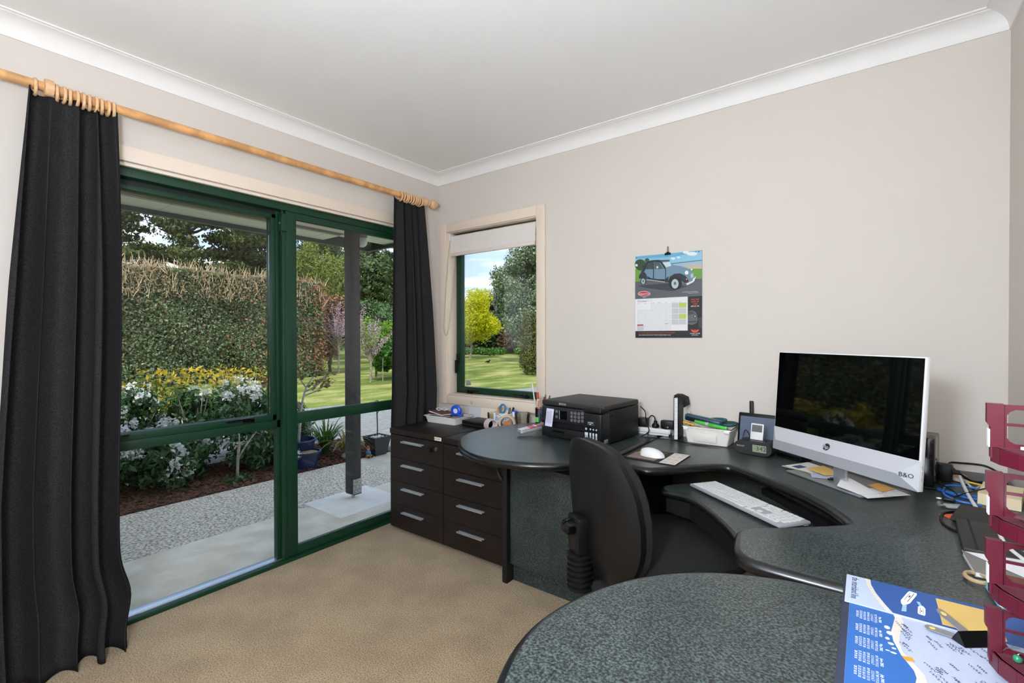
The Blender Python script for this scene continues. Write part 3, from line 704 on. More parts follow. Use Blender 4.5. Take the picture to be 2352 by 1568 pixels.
def rec(p, d_, l_, r_, dep):
    e_ = p+d_*l_; mb.tube([tuple(p),tuple(p.lerp(e_,.5)+Vector((rng.normal(0,.04*l_),rng.normal(0,.04*l_),0))),tuple(e_)],[r_,r_*.85,r_*.65],5,cap=False)
    if dep == 0: return
    for _ in range(3):
        dd = (d_+Vector((rng.normal(0,.36),rng.normal(0,.36),rng.normal(.12,.2)))).normalized(); rec(e_, dd, l_*.68, r_*.6, dep-1)
rec(Vector((0,0,0)), Vector((.05,0,1)), 2.2, .09, 5)
mb.build('trunk', mat('bark_pale',(150,144,132),.9), bt, sm=60)
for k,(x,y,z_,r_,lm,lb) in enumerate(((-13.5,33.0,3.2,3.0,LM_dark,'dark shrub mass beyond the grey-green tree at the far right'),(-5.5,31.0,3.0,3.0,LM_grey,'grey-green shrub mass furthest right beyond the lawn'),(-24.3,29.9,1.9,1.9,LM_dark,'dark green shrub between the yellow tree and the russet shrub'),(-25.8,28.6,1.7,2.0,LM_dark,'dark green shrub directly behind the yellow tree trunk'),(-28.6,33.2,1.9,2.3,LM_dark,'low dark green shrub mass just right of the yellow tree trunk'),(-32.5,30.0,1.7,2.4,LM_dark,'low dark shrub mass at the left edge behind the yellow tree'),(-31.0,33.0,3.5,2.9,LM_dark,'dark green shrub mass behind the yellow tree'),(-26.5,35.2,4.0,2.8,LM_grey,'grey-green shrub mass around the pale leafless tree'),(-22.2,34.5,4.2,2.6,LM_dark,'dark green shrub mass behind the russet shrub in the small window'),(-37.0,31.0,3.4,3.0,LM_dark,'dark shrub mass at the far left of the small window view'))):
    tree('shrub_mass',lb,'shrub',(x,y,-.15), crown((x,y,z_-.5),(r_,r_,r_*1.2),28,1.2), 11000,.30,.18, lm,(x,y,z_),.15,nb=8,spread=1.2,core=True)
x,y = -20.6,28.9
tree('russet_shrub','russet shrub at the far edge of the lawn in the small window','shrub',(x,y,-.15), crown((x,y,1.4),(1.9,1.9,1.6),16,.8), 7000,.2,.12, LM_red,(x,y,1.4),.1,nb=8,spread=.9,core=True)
x,y = -19.5,33.0
tree('umbrella_tree','dark flat-topped tree behind the grey-green tree','tree',(x,y,-.15), pads((x,y,6.9),1.9,12,1.2,.6), 6000,.26,.16, LM_dark,(x,y,6.6),.18,nb=10,spread=1.8,pw=.5)
x,y = -21.5,25.6
tree('ground_cover','low bright-green ground cover along the far edge of the lawn','plant',(x,y,-.15), [(x+rng.uniform(-3.4,3.0),y+rng.uniform(-1.2,3.0),.12,.5,.5,.28) for k in range(30)], 5000,.16,.11, LM_broad,(x,y,.2),.02,nb=3,spread=.4)
gm = thing('garden_marker','slim white garden post beside the olive-green shrub','post',(-8.75,13.5,-.15))
MB().cyl((0,0,0),(0,0,1.35),.03,n=8).build('shaft', M_white, gm); MB().bbox(-.10,.10,-.05,.05,1.30,1.36,.01).build('crosspiece', mat('marker_green',(60,96,66),.6), gm)
MB().lathe([(.02,.0),(.13,.05),(.16,.22),(.08,.38),(.02,.42)],12).build('bag', M_white, gm)
bd = thing('blackbird','small black bird standing on the lawn','bird',(-13.4,16.6,-.15))
MB().sphere((0,0,.10),.07,12,(1.6,.8,.8)).sphere((.11,0,.17),.04,10).cyl((-.10,0,.09),(-.22,0,.06),.03,.012,8).cyl((.14,0,.17),(.18,0,.165),.012,.002,6).cyl((0,.02,.06),(0,.02,0),.006,n=5).cyl((0,-.02,.06),(0,-.02,0),.006,n=5).build('body', M_blackm, bd, sm=80)

# ------------------------------------------------------------------ garden bed planting
def bush(x,y,r_,h,lb,nl,nw,lm=LM_bush,gold=0,L=.075,Wd=.030):
    root = thing('flowering_shrub' if nw else 'golden_shrub',lb,'shrub',(x,y,GZ-.01))
    mb = MB()
    for k in range(7):
        an = rng.uniform(0,6.28); e_ = (math.cos(an)*r_*.6,math.sin(an)*r_*.6,h*rng.uniform(.6,.9))
        mb.tube([(0,0,0),(e_[0]*.3,e_[1]*.3,h*.35),e_],[.012,.009,.004],5,cap=False)
    mb.build('stems', M_barkg, root, sm=60)
    cr_ = crown((0,0,h*.52),(r_*.9,r_*.9,h*.50),24,r_*.34,.9)
    P,D_ = blobs(cr_, nl, .6); leafmesh('foliage', P, D_, L, Wd, lm, root, jit=.8)
    if nw:
        Pf=[];Df=[]
        for k in range(int(nw*1.6)):
            q = cr_[rng.integers(len(cr_))]; d_ = rng.normal(0,1,3); d_[2] = abs(d_[2])*.8; d_ /= np.linalg.norm(d_)
            cc = np.array(q[:3])+d_*np.array(q[3:])*1.05
            for j in range(34): Pf.append(cc+rng.normal(0,.028,3)); Df.append(d_)
        leafmesh('flowers', Pf, Df, .036,.030, LM_white, root, jit=.9)
    if gold:
        P = np.array([(rng.uniform(-1,1)*r_, rng.uniform(-1,1)*r_, h*rng.uniform(.88,1.04)) for _ in range(gold)]); leafmesh('golden_tips', P, np.tile([[0,0,1]],(gold,1)), .055,.022, LM_gold, root, jit=.9)
    return root
bush(-2.45,-.95,.30,.42,'low green shrub spilling over the bark mulch',1600,5)
bush(-2.50,-.20,.30,.40,'low dark green shrub behind the forked stem',1600,4)
bush(-2.60,-1.28,.40,.62,'white-flowered dark green shrub beside the left curtain',3000,30)
bush(-2.95,-1.12,.42,.94,'taller white-flowered shrub behind, beside the left curtain',2600,34)
bush(-2.72,-.78,.36,.55,'low white-flowered shrub second from the left curtain',2600,18)
bush(-3.02,-.52,.42,1.0,'golden-tipped shrub in the middle of the garden bed',2600,14,gold=260)
bush(-3.0,-.02,.44,.98,'bushy white-flowered shrub with yellow tips left of the door stile',3000,34,gold=160)
bush(-3.05,.46,.32,.72,'small white-flowered shrub behind the blue pots',1800,16)
bush(-3.9,-1.35,.55,1.15,'golden shrub at the far left above the white flowers',2600,0,lm=leafmat('leaf_gold_green',[(190,170,40),(160,160,50),(214,190,60),(120,130,50)],.3,.5),L=.09,Wd=.05)
bush(-3.35,-.78,.40,1.05,'yellow-topped shrub behind the low flowered shrub',2200,0,lm=leafmat('leaf_green_gold',[(84,108,50),(104,124,54),(120,136,60),(150,150,60),(216,184,56)],.3,.5),L=.065,Wd=.026)
bush(-3.40,.10,.42,1.1,'yellow-topped shrub behind the bushy flowered shrub',2200,0,lm=leafmat('leaf_green_gold',[(84,108,50),(104,124,54),(120,136,60),(150,150,60),(216,184,56)],.3,.5),L=.065,Wd=.026)
for k_,(x_,y_,h_) in enumerate(((-2.8,-1.75,.8),(-2.75,-2.3,.7),(-2.9,-2.8,.85))): bush(x_,y_,.42,h_,('white-flowered shrub just left of the curtain outside','second white-flowered shrub further left outside','third white-flowered shrub furthest left outside')[k_],1500,22,gold=60)
# little tree-like stem in the bed
st = thing('forked_shrub','slender pale forked shrub stem growing from the bark mulch','shrub',(-2.22,-.46,GZ-.01))
MB().tube(spline([(0,0,0),(.01,0,.12),(0,.01,.24),(-.02,.03,.34)],4),.013,7).tube(spline([(0,.01,.22),(-.06,.14,.36),(-.15,.30,.47)],4),.008,6).tube(spline([(-.01,.02,.30),(-.10,.06,.45),(-.2,.05,.6)],4),.008,6).build('stem', M_barkg, st, sm=60)
P,D_ = blobs([(-.15,.28,.50,.14,.14,.10),(-.2,.05,.6,.16,.16,.12),(0,0,.02,.16,.16,.05)],500); leafmesh('foliage',P,D_,.07,.03,LM_bush,st)
# magnolia-like shrub in a blue pot
M_bpot = mat('glazed_blue',(28,40,78),.25,var=.25,vscale=10)
mg = thing('potted_shrub','twiggy shrub with bronze leaves in a large glazed blue pot','potted plant',(-2.33,.20,GZ-.004))
MB().lathe([(.11,0),(.14,.02),(.165,.24),(.185,.25),(.185,.265),(.16,.265),(.15,.22),(.001,.22)],22).build('pot', M_bpot, mg)
tr_ = [(0,0,.2),(.02,.01,.45),(.0,.04,.62),(-.05,.12,.8),(-.08,.24,.94)]
mb = MB().tube(spline(tr_,5),[.017-.0005*i for i in range(21)],7)
P=[];D_=[]
for s0,e_ in (((.01,.02,.55),(.05,-.30,.80)),((.0,.03,.60),(-.1,-.12,.98)),((-.04,.1,.76),(.02,.36,.95)),((-.05,.12,.8),(-.12,.02,1.05)),((.02,.0,.5),(.12,-.15,.7)),((-.03,.08,.72),(-.05,.42,.86)),((.05,-.3,.8),(.02,-.36,.93))):
    s0,e_ = Vector(s0),Vector(e_); mb.tube([tuple(s0),tuple(s0.lerp(e_,.5)+Vector((0,0,-.03))),tuple(e_)],[.009,.007,.004],5,cap=False)
    for q in range(34):
        t = rng.uniform(.35,1.05); p = s0.lerp(e_,t); P.append((p.x+rng.normal(0,.03),p.y+rng.normal(0,.03),p.z+rng.normal(0,.03))); D_.append((0,0,1))
mb.build('stem', mat('bark_silver',(160,156,150),.8,var=.2,vscale=30), mg, sm=60)
leafmesh('foliage', P, D_, .055,.038, leafmat('leaf_bronze',[(110,120,60),(150,104,70),(128,134,76),(170,120,84),(96,112,58)],.3,.4), mg)
Pf=[];Df=[]
for k in range(16):
    cc = np.array(P[rng.integers(len(P))])+(0,0,.02)
    for j in range(6): Pf.append(cc+rng.normal(0,.008,3)); Df.append((0,0,1))
leafmesh('flowers', Pf, Df, .024,.018, LM_white, mg)
sp_ = thing('blue_pot','small glazed blue pot of dry soil at the edge of the bark mulch','pot',(-2.12,.17,GZ-.004))
MB().lathe([(.085,0),(.10,.01),(.135,.155),(.148,.16),(.148,.175),(.128,.175),(.12,.15),(.001,.15)],22).build('pot', M_bpot, sp_)
MB().lathe([(.122,.150),(.11,.163),(.001,.168)],16).build('soil', mat('dry_soil',(120,104,74),.95,rgb2=(156,142,104),vscale=50,bump=.6), sp_)
P=[];D_=[]
for k in range(7):
    a_ = rng.uniform(0,6.28); cc = np.array((math.cos(a_)*.10-.02, -.12+.03*math.sin(a_), .16+rng.uniform(-.03,.03)))
    for j in range(14): P.append(cc+rng.normal(0,.012,3)); D_.append((.3,-.3,.8))
leafmesh('flowers', P, D_, .022,.016, LM_white, sp_)
dp = thing('dark_pot','dark round pot of green seedlings behind the blue pots','pot',(-2.62,.14,GZ-.004))
MB().lathe([(.12,0),(.15,.01),(.17,.29),(.19,.30),(.19,.315),(.165,.315),(.155,.28),(.001,.28)],20).build('pot', M_black, dp)
P,D_ = blobs([(0,0,.36,.14,.14,.08)],220); leafmesh('foliage',P,D_,.06,.025,LM_fresh,dp)
# strappy plants
def strap(x,y,n,l_,lb,cols,droop):
    root = thing('strap_leaf_plant',lb,'plant',(x,y,GZ-.004))
    mb = MB()
    for k in range(n):
        an = rng.uniform(0,6.28); le = l_*rng.uniform(.6,1.1); dr = droop*rng.uniform(.6,1.4); wd = rng.uniform(.007,.012)
        dx,dy = math.cos(an),math.sin(an); px,py = -dy,dx; V=[];
        for i in range(7):
            t = i/6; rr = le*(.12*t+.55*dr*t*t); hh = le*(t*1.0-.55*dr*t*t*t); ww = wd*(1-t**2.2)+.0008
            V += [(dx*rr-px*ww+dx*.03,dy*rr-py*ww+dy*.03,hh),(dx*rr+px*ww+dx*.03,dy*rr+py*ww+dy*.03,hh)]
        mb.add(V,[(2*i,2*i+1,2*i+3,2*i+2) for i in range(6)])
    mb.build('leaves', leafmat('strap_'+str(len(MATS)),cols,.25,.4), root, sm=60); return root
strap(-2.50,.62,90,.62,'lush green strappy-leaved clump between the blue pot and the post',[(58,92,38),(80,118,48),(100,138,62),(66,100,42)],.9)
strap(-2.25,.72,80,.44,'yellowing strappy-leaved clump in front of the green clump',[(150,140,62),(176,150,80),(110,128,58),(190,164,104)],1.1)
strap(-2.72,-.05,30,.34,'thin yellow-green strappy clump under the white-flowered shrub',[(140,146,64),(110,130,54),(170,164,90)],1.1)
# square pot with stem, rocks, gnome
qp = thing('square_planter','tapered square charcoal planter with a young staked stem','planter',(-2.0,.96,GZ+.002))
def sq(a,z_): return [(-a,-a,z_),(a,-a,z_),(a,a,z_),(-a,a,z_)]
MB().add(sq(.075,0)+sq(.115,.21)+sq(.10,.21)+sq(.095,.18), [(3,2,1,0)]+[(i,(i+1)%4,4+(i+1)%4,4+i) for i in range(4)]+[(4+i,4+(i+1)%4,8+(i+1)%4,8+i) for i in range(4)]+[(8+i,8+(i+1)%4,12+(i+1)%4,12+i) for i in range(4)]+[(12,13,14,15)]).build('pot', mat('planter_charcoal',(52,52,54),.6), qp, sm=None)
for k in range(5):
    MB().bbox(-.055+.025*k,-.051+.025*k,-.118+.0,-.108,.05,.15,.001).build('groove_strip', mat('groove_tan',(110,98,82),.8), qp).rotation_euler = (R(-10.5),0,0)
MB().tube(spline([(0,0,.18),(.01,0,.30),(-.01,.01,.45),(.0,.0,.58)],4),.007,6).tube([(0,0,.46),(.04,.05,.56)],.004,5).build('stem', M_bark, qp, sm=60)
P,D_ = blobs([(.0,.0,.58,.05,.05,.05),(.05,.05,.56,.04,.04,.04)],40); leafmesh('foliage',P,D_,.04,.022,LM_fresh,qp)
for k in range(14):
    MB().sphere((rng.uniform(-.08,.08),rng.uniform(-.08,.08),.195),rng.uniform(.014,.026),8,(1.2,1,.8)).build('pebble', mat('pebble_white',(214,208,196),.8), qp, sm=80)
for k,(dx,dy,r_,lb) in enumerate(((-2.02,1.14,.055,'rounded grey river stone right of the square planter'),(-2.05,1.25,.035,'small dark stone beyond the river stone'),(-2.10,.63,.06,'flat grey stone at the edge of the bark mulch'))):
    o = MB().sphere((0,0,r_*.5),r_,12,(1.3,.9,.62)).build('garden_stone', mat('river_stone',(150,146,138),.85,var=.2,vscale=25), sm=80); o.location = (dx,dy,GZ+.0); tag(o,lb,'stone')
gn = thing('garden_gnome','tiny seated garden gnome with a red cap beside the planter','ornament',(-1.945,.80,GZ+.001))
MB().sphere((0,0,.055),.030,12,(1,1,1.1)).build('coat', mat('gnome_blue',(70,110,150),.6), gn, sm=80)
MB().sphere((0,0,.098),.019,12).build('head', mat('gnome_skin',(206,150,120),.6), gn, sm=80)
MB().lathe([(.021,.104),(.018,.118),(.008,.134),(.001,.138)],12).build('cap', mat('gnome_red',(170,70,52),.6), gn, sm=80)
MB().cyl((.01,-.012,.03),(.05,-.03,.022),.012).cyl((.01,.012,.03),(.05,.012,.022),.012).sphere((0,0,.02),.026,10,(1.2,1,.7)).build('trousers', mat('gnome_ochre',(180,140,60),.6), gn, sm=80)
MB().sphere((.055,-.032,.018),.012,8).sphere((.055,.012,.018),.012,8).build('boots', M_blackm, gn, sm=80)
# ================================================================== DESKS AND CABINETS
def laminate():
    m = bpy.data.materials.new('speckled_laminate'); m.use_nodes = True
    N = NT(m.node_tree); b = m.node_tree.nodes['Principled BSDF']; b.inputs['Roughness'].default_value = .29; b.inputs['Specular IOR Level'].default_value = .45
    tc = N.n('ShaderNodeTexCoord')
    n1 = N.n('ShaderNodeTexNoise'); n1.inputs['Scale'].default_value = 210; n1.inputs['Detail'].default_value = 3; n1.inputs['Roughness'].default_value = .6; N.l(tc.outputs['Object'], n1.inputs[0])
    r1 = N.n('ShaderNodeValToRGB'); E_ = r1.color_ramp.elements; E_[0].position = .36; E_[0].color = lin((21,24,24)); E_[1].position = .66; E_[1].color = lin((76,88,86)); x = E_.new(.47); x.color = lin((42,50,49))
    N.l(n1.outputs[0], r1.inputs[0])
    n2 = N.n('ShaderNodeTexNoise'); n2.inputs['Scale'].default_value = 9; n2.inputs['Detail'].default_value = 4; N.l(tc.outputs['Object'], n2.inputs[0])
    mr = N.n('ShaderNodeMapRange'); mr.inputs[1].default_value = .3; mr.inputs[2].default_value = .7; mr.inputs[3].default_value = .8; mr.inputs[4].default_value = 1.18; N.l(n2.outputs[0], mr.inputs[0])
    mx = N.n('ShaderNodeMixRGB', blend_type='MULTIPLY'); mx.inputs[0].default_value = 1; N.l(r1.outputs[0], mx.inputs[1]); N.l(mr.outputs[0], mx.inputs[2]); N.l(mx.outputs[0], b.inputs['Base Color'])
    bp = N.n('ShaderNodeBump'); bp.inputs['Strength'].default_value = .12; bp.inputs['Distance'].default_value = .002; N.l(n1.outputs[0], bp.inputs['Height']); N.l(bp.outputs[0], b.inputs['Normal'])
    return m
M_lam = laminate()
M_edge = mat('bullnose_black',(14,15,17),.28)
M_bpanel = mat('black_panel',(13,13,13),.55)
T = .720; TH = .034
def desktop(root, contour, edge_pts, closed=False):
    MB().prism(contour, T-TH, T).build('top', M_lam, root, sm=None)
    MB().tube([(p[0],p[1],T-TH/2) for p in edge_pts], TH/2-.0004, 12).build('bullnose_edge', M_edge, root, sm=60)
A0 = [(1.648,-.012),(1.648,-.20),(1.645,-.42),(1.623,-.586),(1.556,-.777),(1.464,-.862),(1.363,-.908),(1.245,-.926),(1.13,-.904),(1.035,-.853),(.954,-.777),(.882,-.692),(.84,-.590),(.828,-.467),(.853,-.305),(.925,-.166),(.995,-.06),(1.03,-.012)]
Ac = [p[:2] for p in spline([(a,b,0) for a,b in A0],4)]
dA = thing('bullet_end_desk','round-ended speckled grey desk under the black printer','desk',(0,0,0))
desktop(dA, Ac, Ac)
MB().bbox(1.062,1.092,-.60,-.06,.002,T-TH-.001,.003).build('end_panel', M_bpanel, dA)
MB().bbox(1.102,1.545,-.585,-.08,.10,.60,.002).build('pedestal', M_lam, dA)
MB().box(1.12,1.53,-.53,-.09,.601,T-TH-.001).build('neck', M_bpanel, dA, sm=None)
MB().box(1.093,1.53,-.545,-.10,.001,.099).build('plinth', M_lam, dA, sm=None)
MB().tube(spline([(1.20,-.79,T-TH-.002),(1.196,-.80,.655),(1.202,-.80,.62),(1.222,-.80,.592)],5),[.006]*10+[.010]*6,8).build('hanging_cable', M_black, dA)
Bc0 = [(1.690,-.012),(1.690,-.40),(1.690,-.610),(1.702,-.640),(1.730,-.660),(1.80,-.672),(1.848,-.668),(1.913,-.592),(1.987,-.506),(2.047,-.453),(2.098,-.440),(2.17,-.491),(2.266,-.567),(2.351,-.644),(2.427,-.737),(2.467,-.81),(2.486,-.856),(2.484,-.885),(2.459,-.915),(2.383,-.985),(2.302,-1.056),(2.268,-1.088),(2.260,-1.115),(2.268,-1.181),(2.278,-1.227),(2.295,-1.251),(2.318,-1.262),(2.40,-1.268),(2.60,-1.27),(2.912,-1.27)]
Bs = [p[:2] for p in spline([(a,b,0) for a,b in Bc0],3)]
dB = thing('corner_desk','corner speckled grey desk with keyboard cut-out under the monitor','desk',(0,0,0))
desktop(dB, Bs+[(2.912,-.012)], Bs)
MB().bbox(1.715,1.735,-.50,-.06,.002,T-TH-.001,.003).build('side_panel', M_bpanel, dB)
MB().bbox(2.36,2.90,-1.24,-1.22,.002,T-TH-.001,.003).build('side_panel', M_bpanel, dB)
MB().box(1.736,2.90,-.072,-.052,.18,T-TH-.001).build('modesty_panel', M_lam, dB, sm=None)
MB().box(2.88,2.90,-1.219,-.073,.18,T-TH-.001).build('modesty_panel', M_lam, dB, sm=None)
# keyboard shelf
KT = .645
K0 = [(1.900,-.600),(1.893,-.640),(1.912,-.670),(1.960,-.676),(2.02,-.700),(2.11,-.795),(2.189,-.905),(2.232,-.985),(2.29,-1.03),(2.36,-1.00),(2.455,-.90),(2.43,-.80),(2.30,-.65),(2.17,-.52),(2.10,-.462),(2.04,-.462),(1.96,-.53)]
Ks = [p[:2] for p in spline([(a,b,0) for a,b in K0],4,True)]
MB().prism(Ks, KT-.026, KT).build('keyboard_shelf', M_lam, dB, sm=None)
MB().tube([(p[0],p[1],KT-.013) for p in Ks], .0128, 10, closed=True).build('shelf_edge', M_edge, dB, sm=60)
MB().prism([(1.905,-.655),(2.00,-.680),(2.14,-.83),(2.22,-.93),(2.42,-.86),(2.16,-.53),(2.05,-.475)], KT-.085, KT-.0265).build('shelf_carriage', M_bpanel, dB, sm=None)
MB().prism([(2.225,-.475),(2.475,-.775),(2.50,-.84),(2.478,-.842),(2.345,-.665),(2.205,-.505)], KT+.001, KT+.022).build('cable_channel', M_black, dB, sm=None)
C0 = [(2.912,-1.319),(2.60,-1.319),(2.481,-1.319),(2.371,-1.331),(2.253,-1.385),(2.158,-1.472),(2.095,-1.58),(2.063,-1.70),(2.063,-1.80),(2.093,-1.90),(2.15,-2.0),(2.25,-2.1),(2.38,-2.17),(2.52,-2.2),(2.75,-2.2),(2.912,-2.2)]
Cs = [p[:2] for p in spline([(a,b,0) for a,b in C0],5)]
dC = thing('bullet_end_desk','round-ended speckled grey desk in the foreground beside the letter trays','desk',(0,0,0))
desktop(dC, Cs, Cs)
MB().bbox(2.36,2.90,-2.06,-2.04,.002,T-TH-.001,.003).build('support_panel', M_bpanel, dC)
MB().bbox(2.36,2.38,-2.039,-1.46,.002,T-TH-.001,.003).build('support_panel', M_bpanel, dC)

# drawer cabinets
M_weng = mat('dark_wood_laminate',(25,18,16),.42,spec=.35,rgb2=(38,29,26),vscale=26,fac=(.3,.75),detail=6)
M_orange = mat('print_orange',(232,120,50),.6)
def cabinet(x0, x1, h, label, badge):
    root = thing('drawer_cabinet',label,'cabinet',((x0+x1)/2,-.26,0),group='dark drawer cabinets')
    w2 = (x1-x0)/2; fr = -.256
    MB().box(-w2+.001,w2-.001,fr+.02,.245,.03,h-.032).build('carcass', M_weng, root, sm=None)
    MB().box(-w2+.03,w2-.03,fr+.05,.22,.0,.0295).build('plinth', M_bpanel, root, sm=None)
    MB().bbox(-w2,w2,fr-.006,.248,h-.0315,h,.0015).build('top_panel', M_weng, root)
    dh = (h-.034-.032)/4
    for k in range(4):
        z0 = .03+k*dh
        dr = MB().bbox(-w2+.0015,w2-.0015,fr,fr+.0195,z0+.0015,z0+dh-.0015,.0008,1).build('drawer', M_weng, root)
        hx0, hx1, hz = -.115, .072, z0+dh-.036
        MB().bbox(hx0,hx1,fr-.022,fr-.014,hz-.006,hz+.004,.0015).bbox(hx0+.008,hx1+.008,fr-.014,fr-.0005,hz-.001,hz+.007,.0015).build('handle', M_alu, dr)
    lx = w2-.055; lz = h-.078
    MB().cyl((lx,fr-.0005,lz),(lx,fr-.008,lz),.011).build('lock', M_steel, root)
    if badge:
        MB().bbox(lx-.032,lx-.004,fr-.045,fr-.0085,lz-.012,lz+.010,.004).build('key', M_black, root)
        lb = MB().box(w2-.062,w2-.006,fr-.0075,fr-.0062,h-.026,h-.006).build('badge', mat('badge_cream',(224,222,206),.5), root, sm=None)
        text('EUBIT',.013,M_ink,lb,(w2-.030,fr-.0077,h-.016),(R(90),0,0),ext=.0001)
        MB().box(w2-.060,w2-.051,fr-.0079,fr-.0076,h-.021,h-.011).build('badge_mark', M_orange, lb, sm=None)
    else:
        MB().bbox(lx-.012,lx+.012,fr-.016,fr-.0085,lz-.032,lz-.004,.003).build('key', M_black, root)
        MB().bbox(lx-.003,lx+.003,fr-.014,fr-.011,lz-.062,lz-.033,.001).build('key_blade', M_steel, root)
    return root
CH = .652
cabinet(.096,.564,CH,'dark wood drawer cabinet beside the sliding door with a key in its lock',True)
cabinet(.566,1.040,CH-.002,'dark wood drawer cabinet tucked under the round-ended desk',False)

# ================================================================== OFFICE CHAIR
M_chsh = mat('chair_shell',(14,14,15),.42,spec=.35,bump=.12,bscale=500)
M_chfab = mat('chair_fabric',(16,15,16),.95,var=.35,vscale=260,bump=.3,bscale=400)
ch = thing('office_chair','black office chair with moulded oval back tucked under the corner desk','chair',(1.915,-.735,0),R(-32))
def backshape(y0, bul, sc, name, m, flip):
    nr, na = 10, 48; V=[(0,0,0)]; F=[]
    def pt(r_, a_):
        ca, sa = math.cos(a_), math.sin(a_)
        ex = 2/3.5
        x_ = abs(ca)**ex*math.copysign(1,ca); z_ = abs(sa)**ex*math.copysign(1,sa)
        wd = .215 - .038*max(0,z_)**1.6 - .035*max(0,-z_)**2
        X_ = x_*wd*sc*r_; Z_ = z_*.235*sc*r_
        Y_ = y0 + bul*(1-r_**5) + .55*X_*X_ - .10*(Z_) - .35*Z_*Z_
        return (X_, Y_, .635+Z_)
    V = [pt(0,0)]
    for i in range(1,nr+1):
        for k in range(na): V.append(pt(i/nr, 2*pi*k/na))
    for k in range(na): F.append((0,1+k,1+(k+1)%na))
    for i in range(nr-1):
        for k in range(na): F.append((1+i*na+k,1+(i+1)*na+k,1+(i+1)*na+(k+1)%na,1+i*na+(k+1)%na))
    # rim back to a flat inner sheet
    b0 = len(V); 
    for k in range(na):
        p = pt(1,2*pi*k/na); V.append((p[0]*.985,p[1]+flip*.022,.645+(p[2]-.645)*.985))
    o0 = 1+(nr-1)*na
    for k in range(na): F.append((o0+k,b0+k,b0+(k+1)%na,o0+(k+1)%na))
    F.append(tuple(range(b0,b0+na)))
    MB().add(V,F).build(name, m, ch, sm=50)
backshape(-.275,-.035,1.0,'back_shell',M_chsh,1)
backshape(-.252+.022,.052,.99,'back_cushion',M_chfab,-1)
# seat
def seat():
    V=[];F=[];nr,na=8,48
    def pt(r_,a_,z_,sc=1):
        ca,sa = math.cos(a_),math.sin(a_); e_=.55
        return (abs(ca)**e_*math.copysign(1,ca)*.245*r_*sc, .02+abs(sa)**e_*math.copysign(1,sa)*.235*r_*sc, z_)
    V=[(0,.02,.495)]
    for i in range(1,nr+1):
        r_=i/nr
        for k in range(na): V.append(pt(r_,2*pi*k/na,.497-.030*r_**6))
    for k in range(na): V.append(pt(1,2*pi*k/na,.440,.99))
    for k in range(na): V.append(pt(1,2*pi*k/na,.425,.93))
    for k in range(na): F.append((0,1+k,1+(k+1)%na))
    for i in range(nr+1):
        for k in range(na): F.append((1+i*na+k,1+(i+1)*na+k,1+(i+1)*na+(k+1)%na,1+i*na+(k+1)%na))
    F.append(tuple(1+(nr+1)*na+k for k in range(na)))
    MB().add(V,F).build('seat', M_chfab, ch, sm=50)
seat()
MB().bbox(-.15,.15,-.12,.14,.395,.424,.01).build('seat_pan', M_bpanel, ch)
MB().lathe([(.012,-.385),(.026,-.372),(.028,-.360),(.028,-.345),(.022,-.340)],14,(-.045,0,.565),'y').build('knob', M_gloss, ch)
for k in range(7):
    pass
MB().bbox(-.085,-.005,-.345,-.295,.47,.60,.010).build('back_bracket', M_chsh, ch)
bl = []
for k in range(7):
    z_ = .34+.019*k; bl += [(.036,z_),(.046,z_+.005),(.046,z_+.011),(.036,z_+.016)]
MB().lathe(bl,14,(-.045,-.315,0)).build('bellows', M_black, ch, sm=40)
MB().tube(spline([(-.045,-.315,.36),(-.03,-.27,.345),(0,-.12,.37),(0,-.08,.392)],5),.024,10).build('back_arm', M_bpanel, ch)
MB().lathe([(.05,.394),(.05,.36),(.028,.35),(.028,.20),(.035,.19),(.035,.10),(.06,.095),(.06,.07)],16).build('gas_column', M_black, ch)
MB().tube([(.10,-.05,.39),(.27,-.05,.385),(.30,-.05,.38)],[.006,.006,.010],8).build('lever', M_black, ch)
for k in range(5):
    a_ = 2*pi*k/5+.93; c_,s_ = math.cos(a_),math.sin(a_)
    lg = MB().tube([(.04*c_,.04*s_,.095),(.18*c_,.18*s_,.088),(.29*c_,.29*s_,.072)],[.026,.022,.016],8).build('leg', M_black, ch)
    MB().cyl((.29*c_-.012*s_,.29*s_+.012*c_,.028),(.29*c_-.026*s_,.29*s_+.026*c_,.028),.0275,n=14).cyl((.29*c_+.012*s_,.29*s_-.012*c_,.028),(.29*c_+.026*s_,.29*s_-.026*c_,.028),.0275,n=14).cyl((.29*c_,.29*s_,.028),(.29*c_,.29*s_,.07),.009).build('caster', M_black, lg)
# ================================================================== THINGS ON THE DESKS
def rgbm(n, c_, r_=.5, **k): return mat(n, c_, r_, **k)
M_lgrey = rgbm('print_grey',(214,214,216),.8); M_mgrey = rgbm('print_midgrey',(190,190,193),.8)
M_wht = rgbm('print_white',(240,240,240),.7); M_orng = rgbm('print_coral',(232,92,56),.7); M_dk = rgbm('print_black',(28,27,28),.6)
M_silver = rgbm('silver_plastic',(196,199,204),.35,metal=.2)

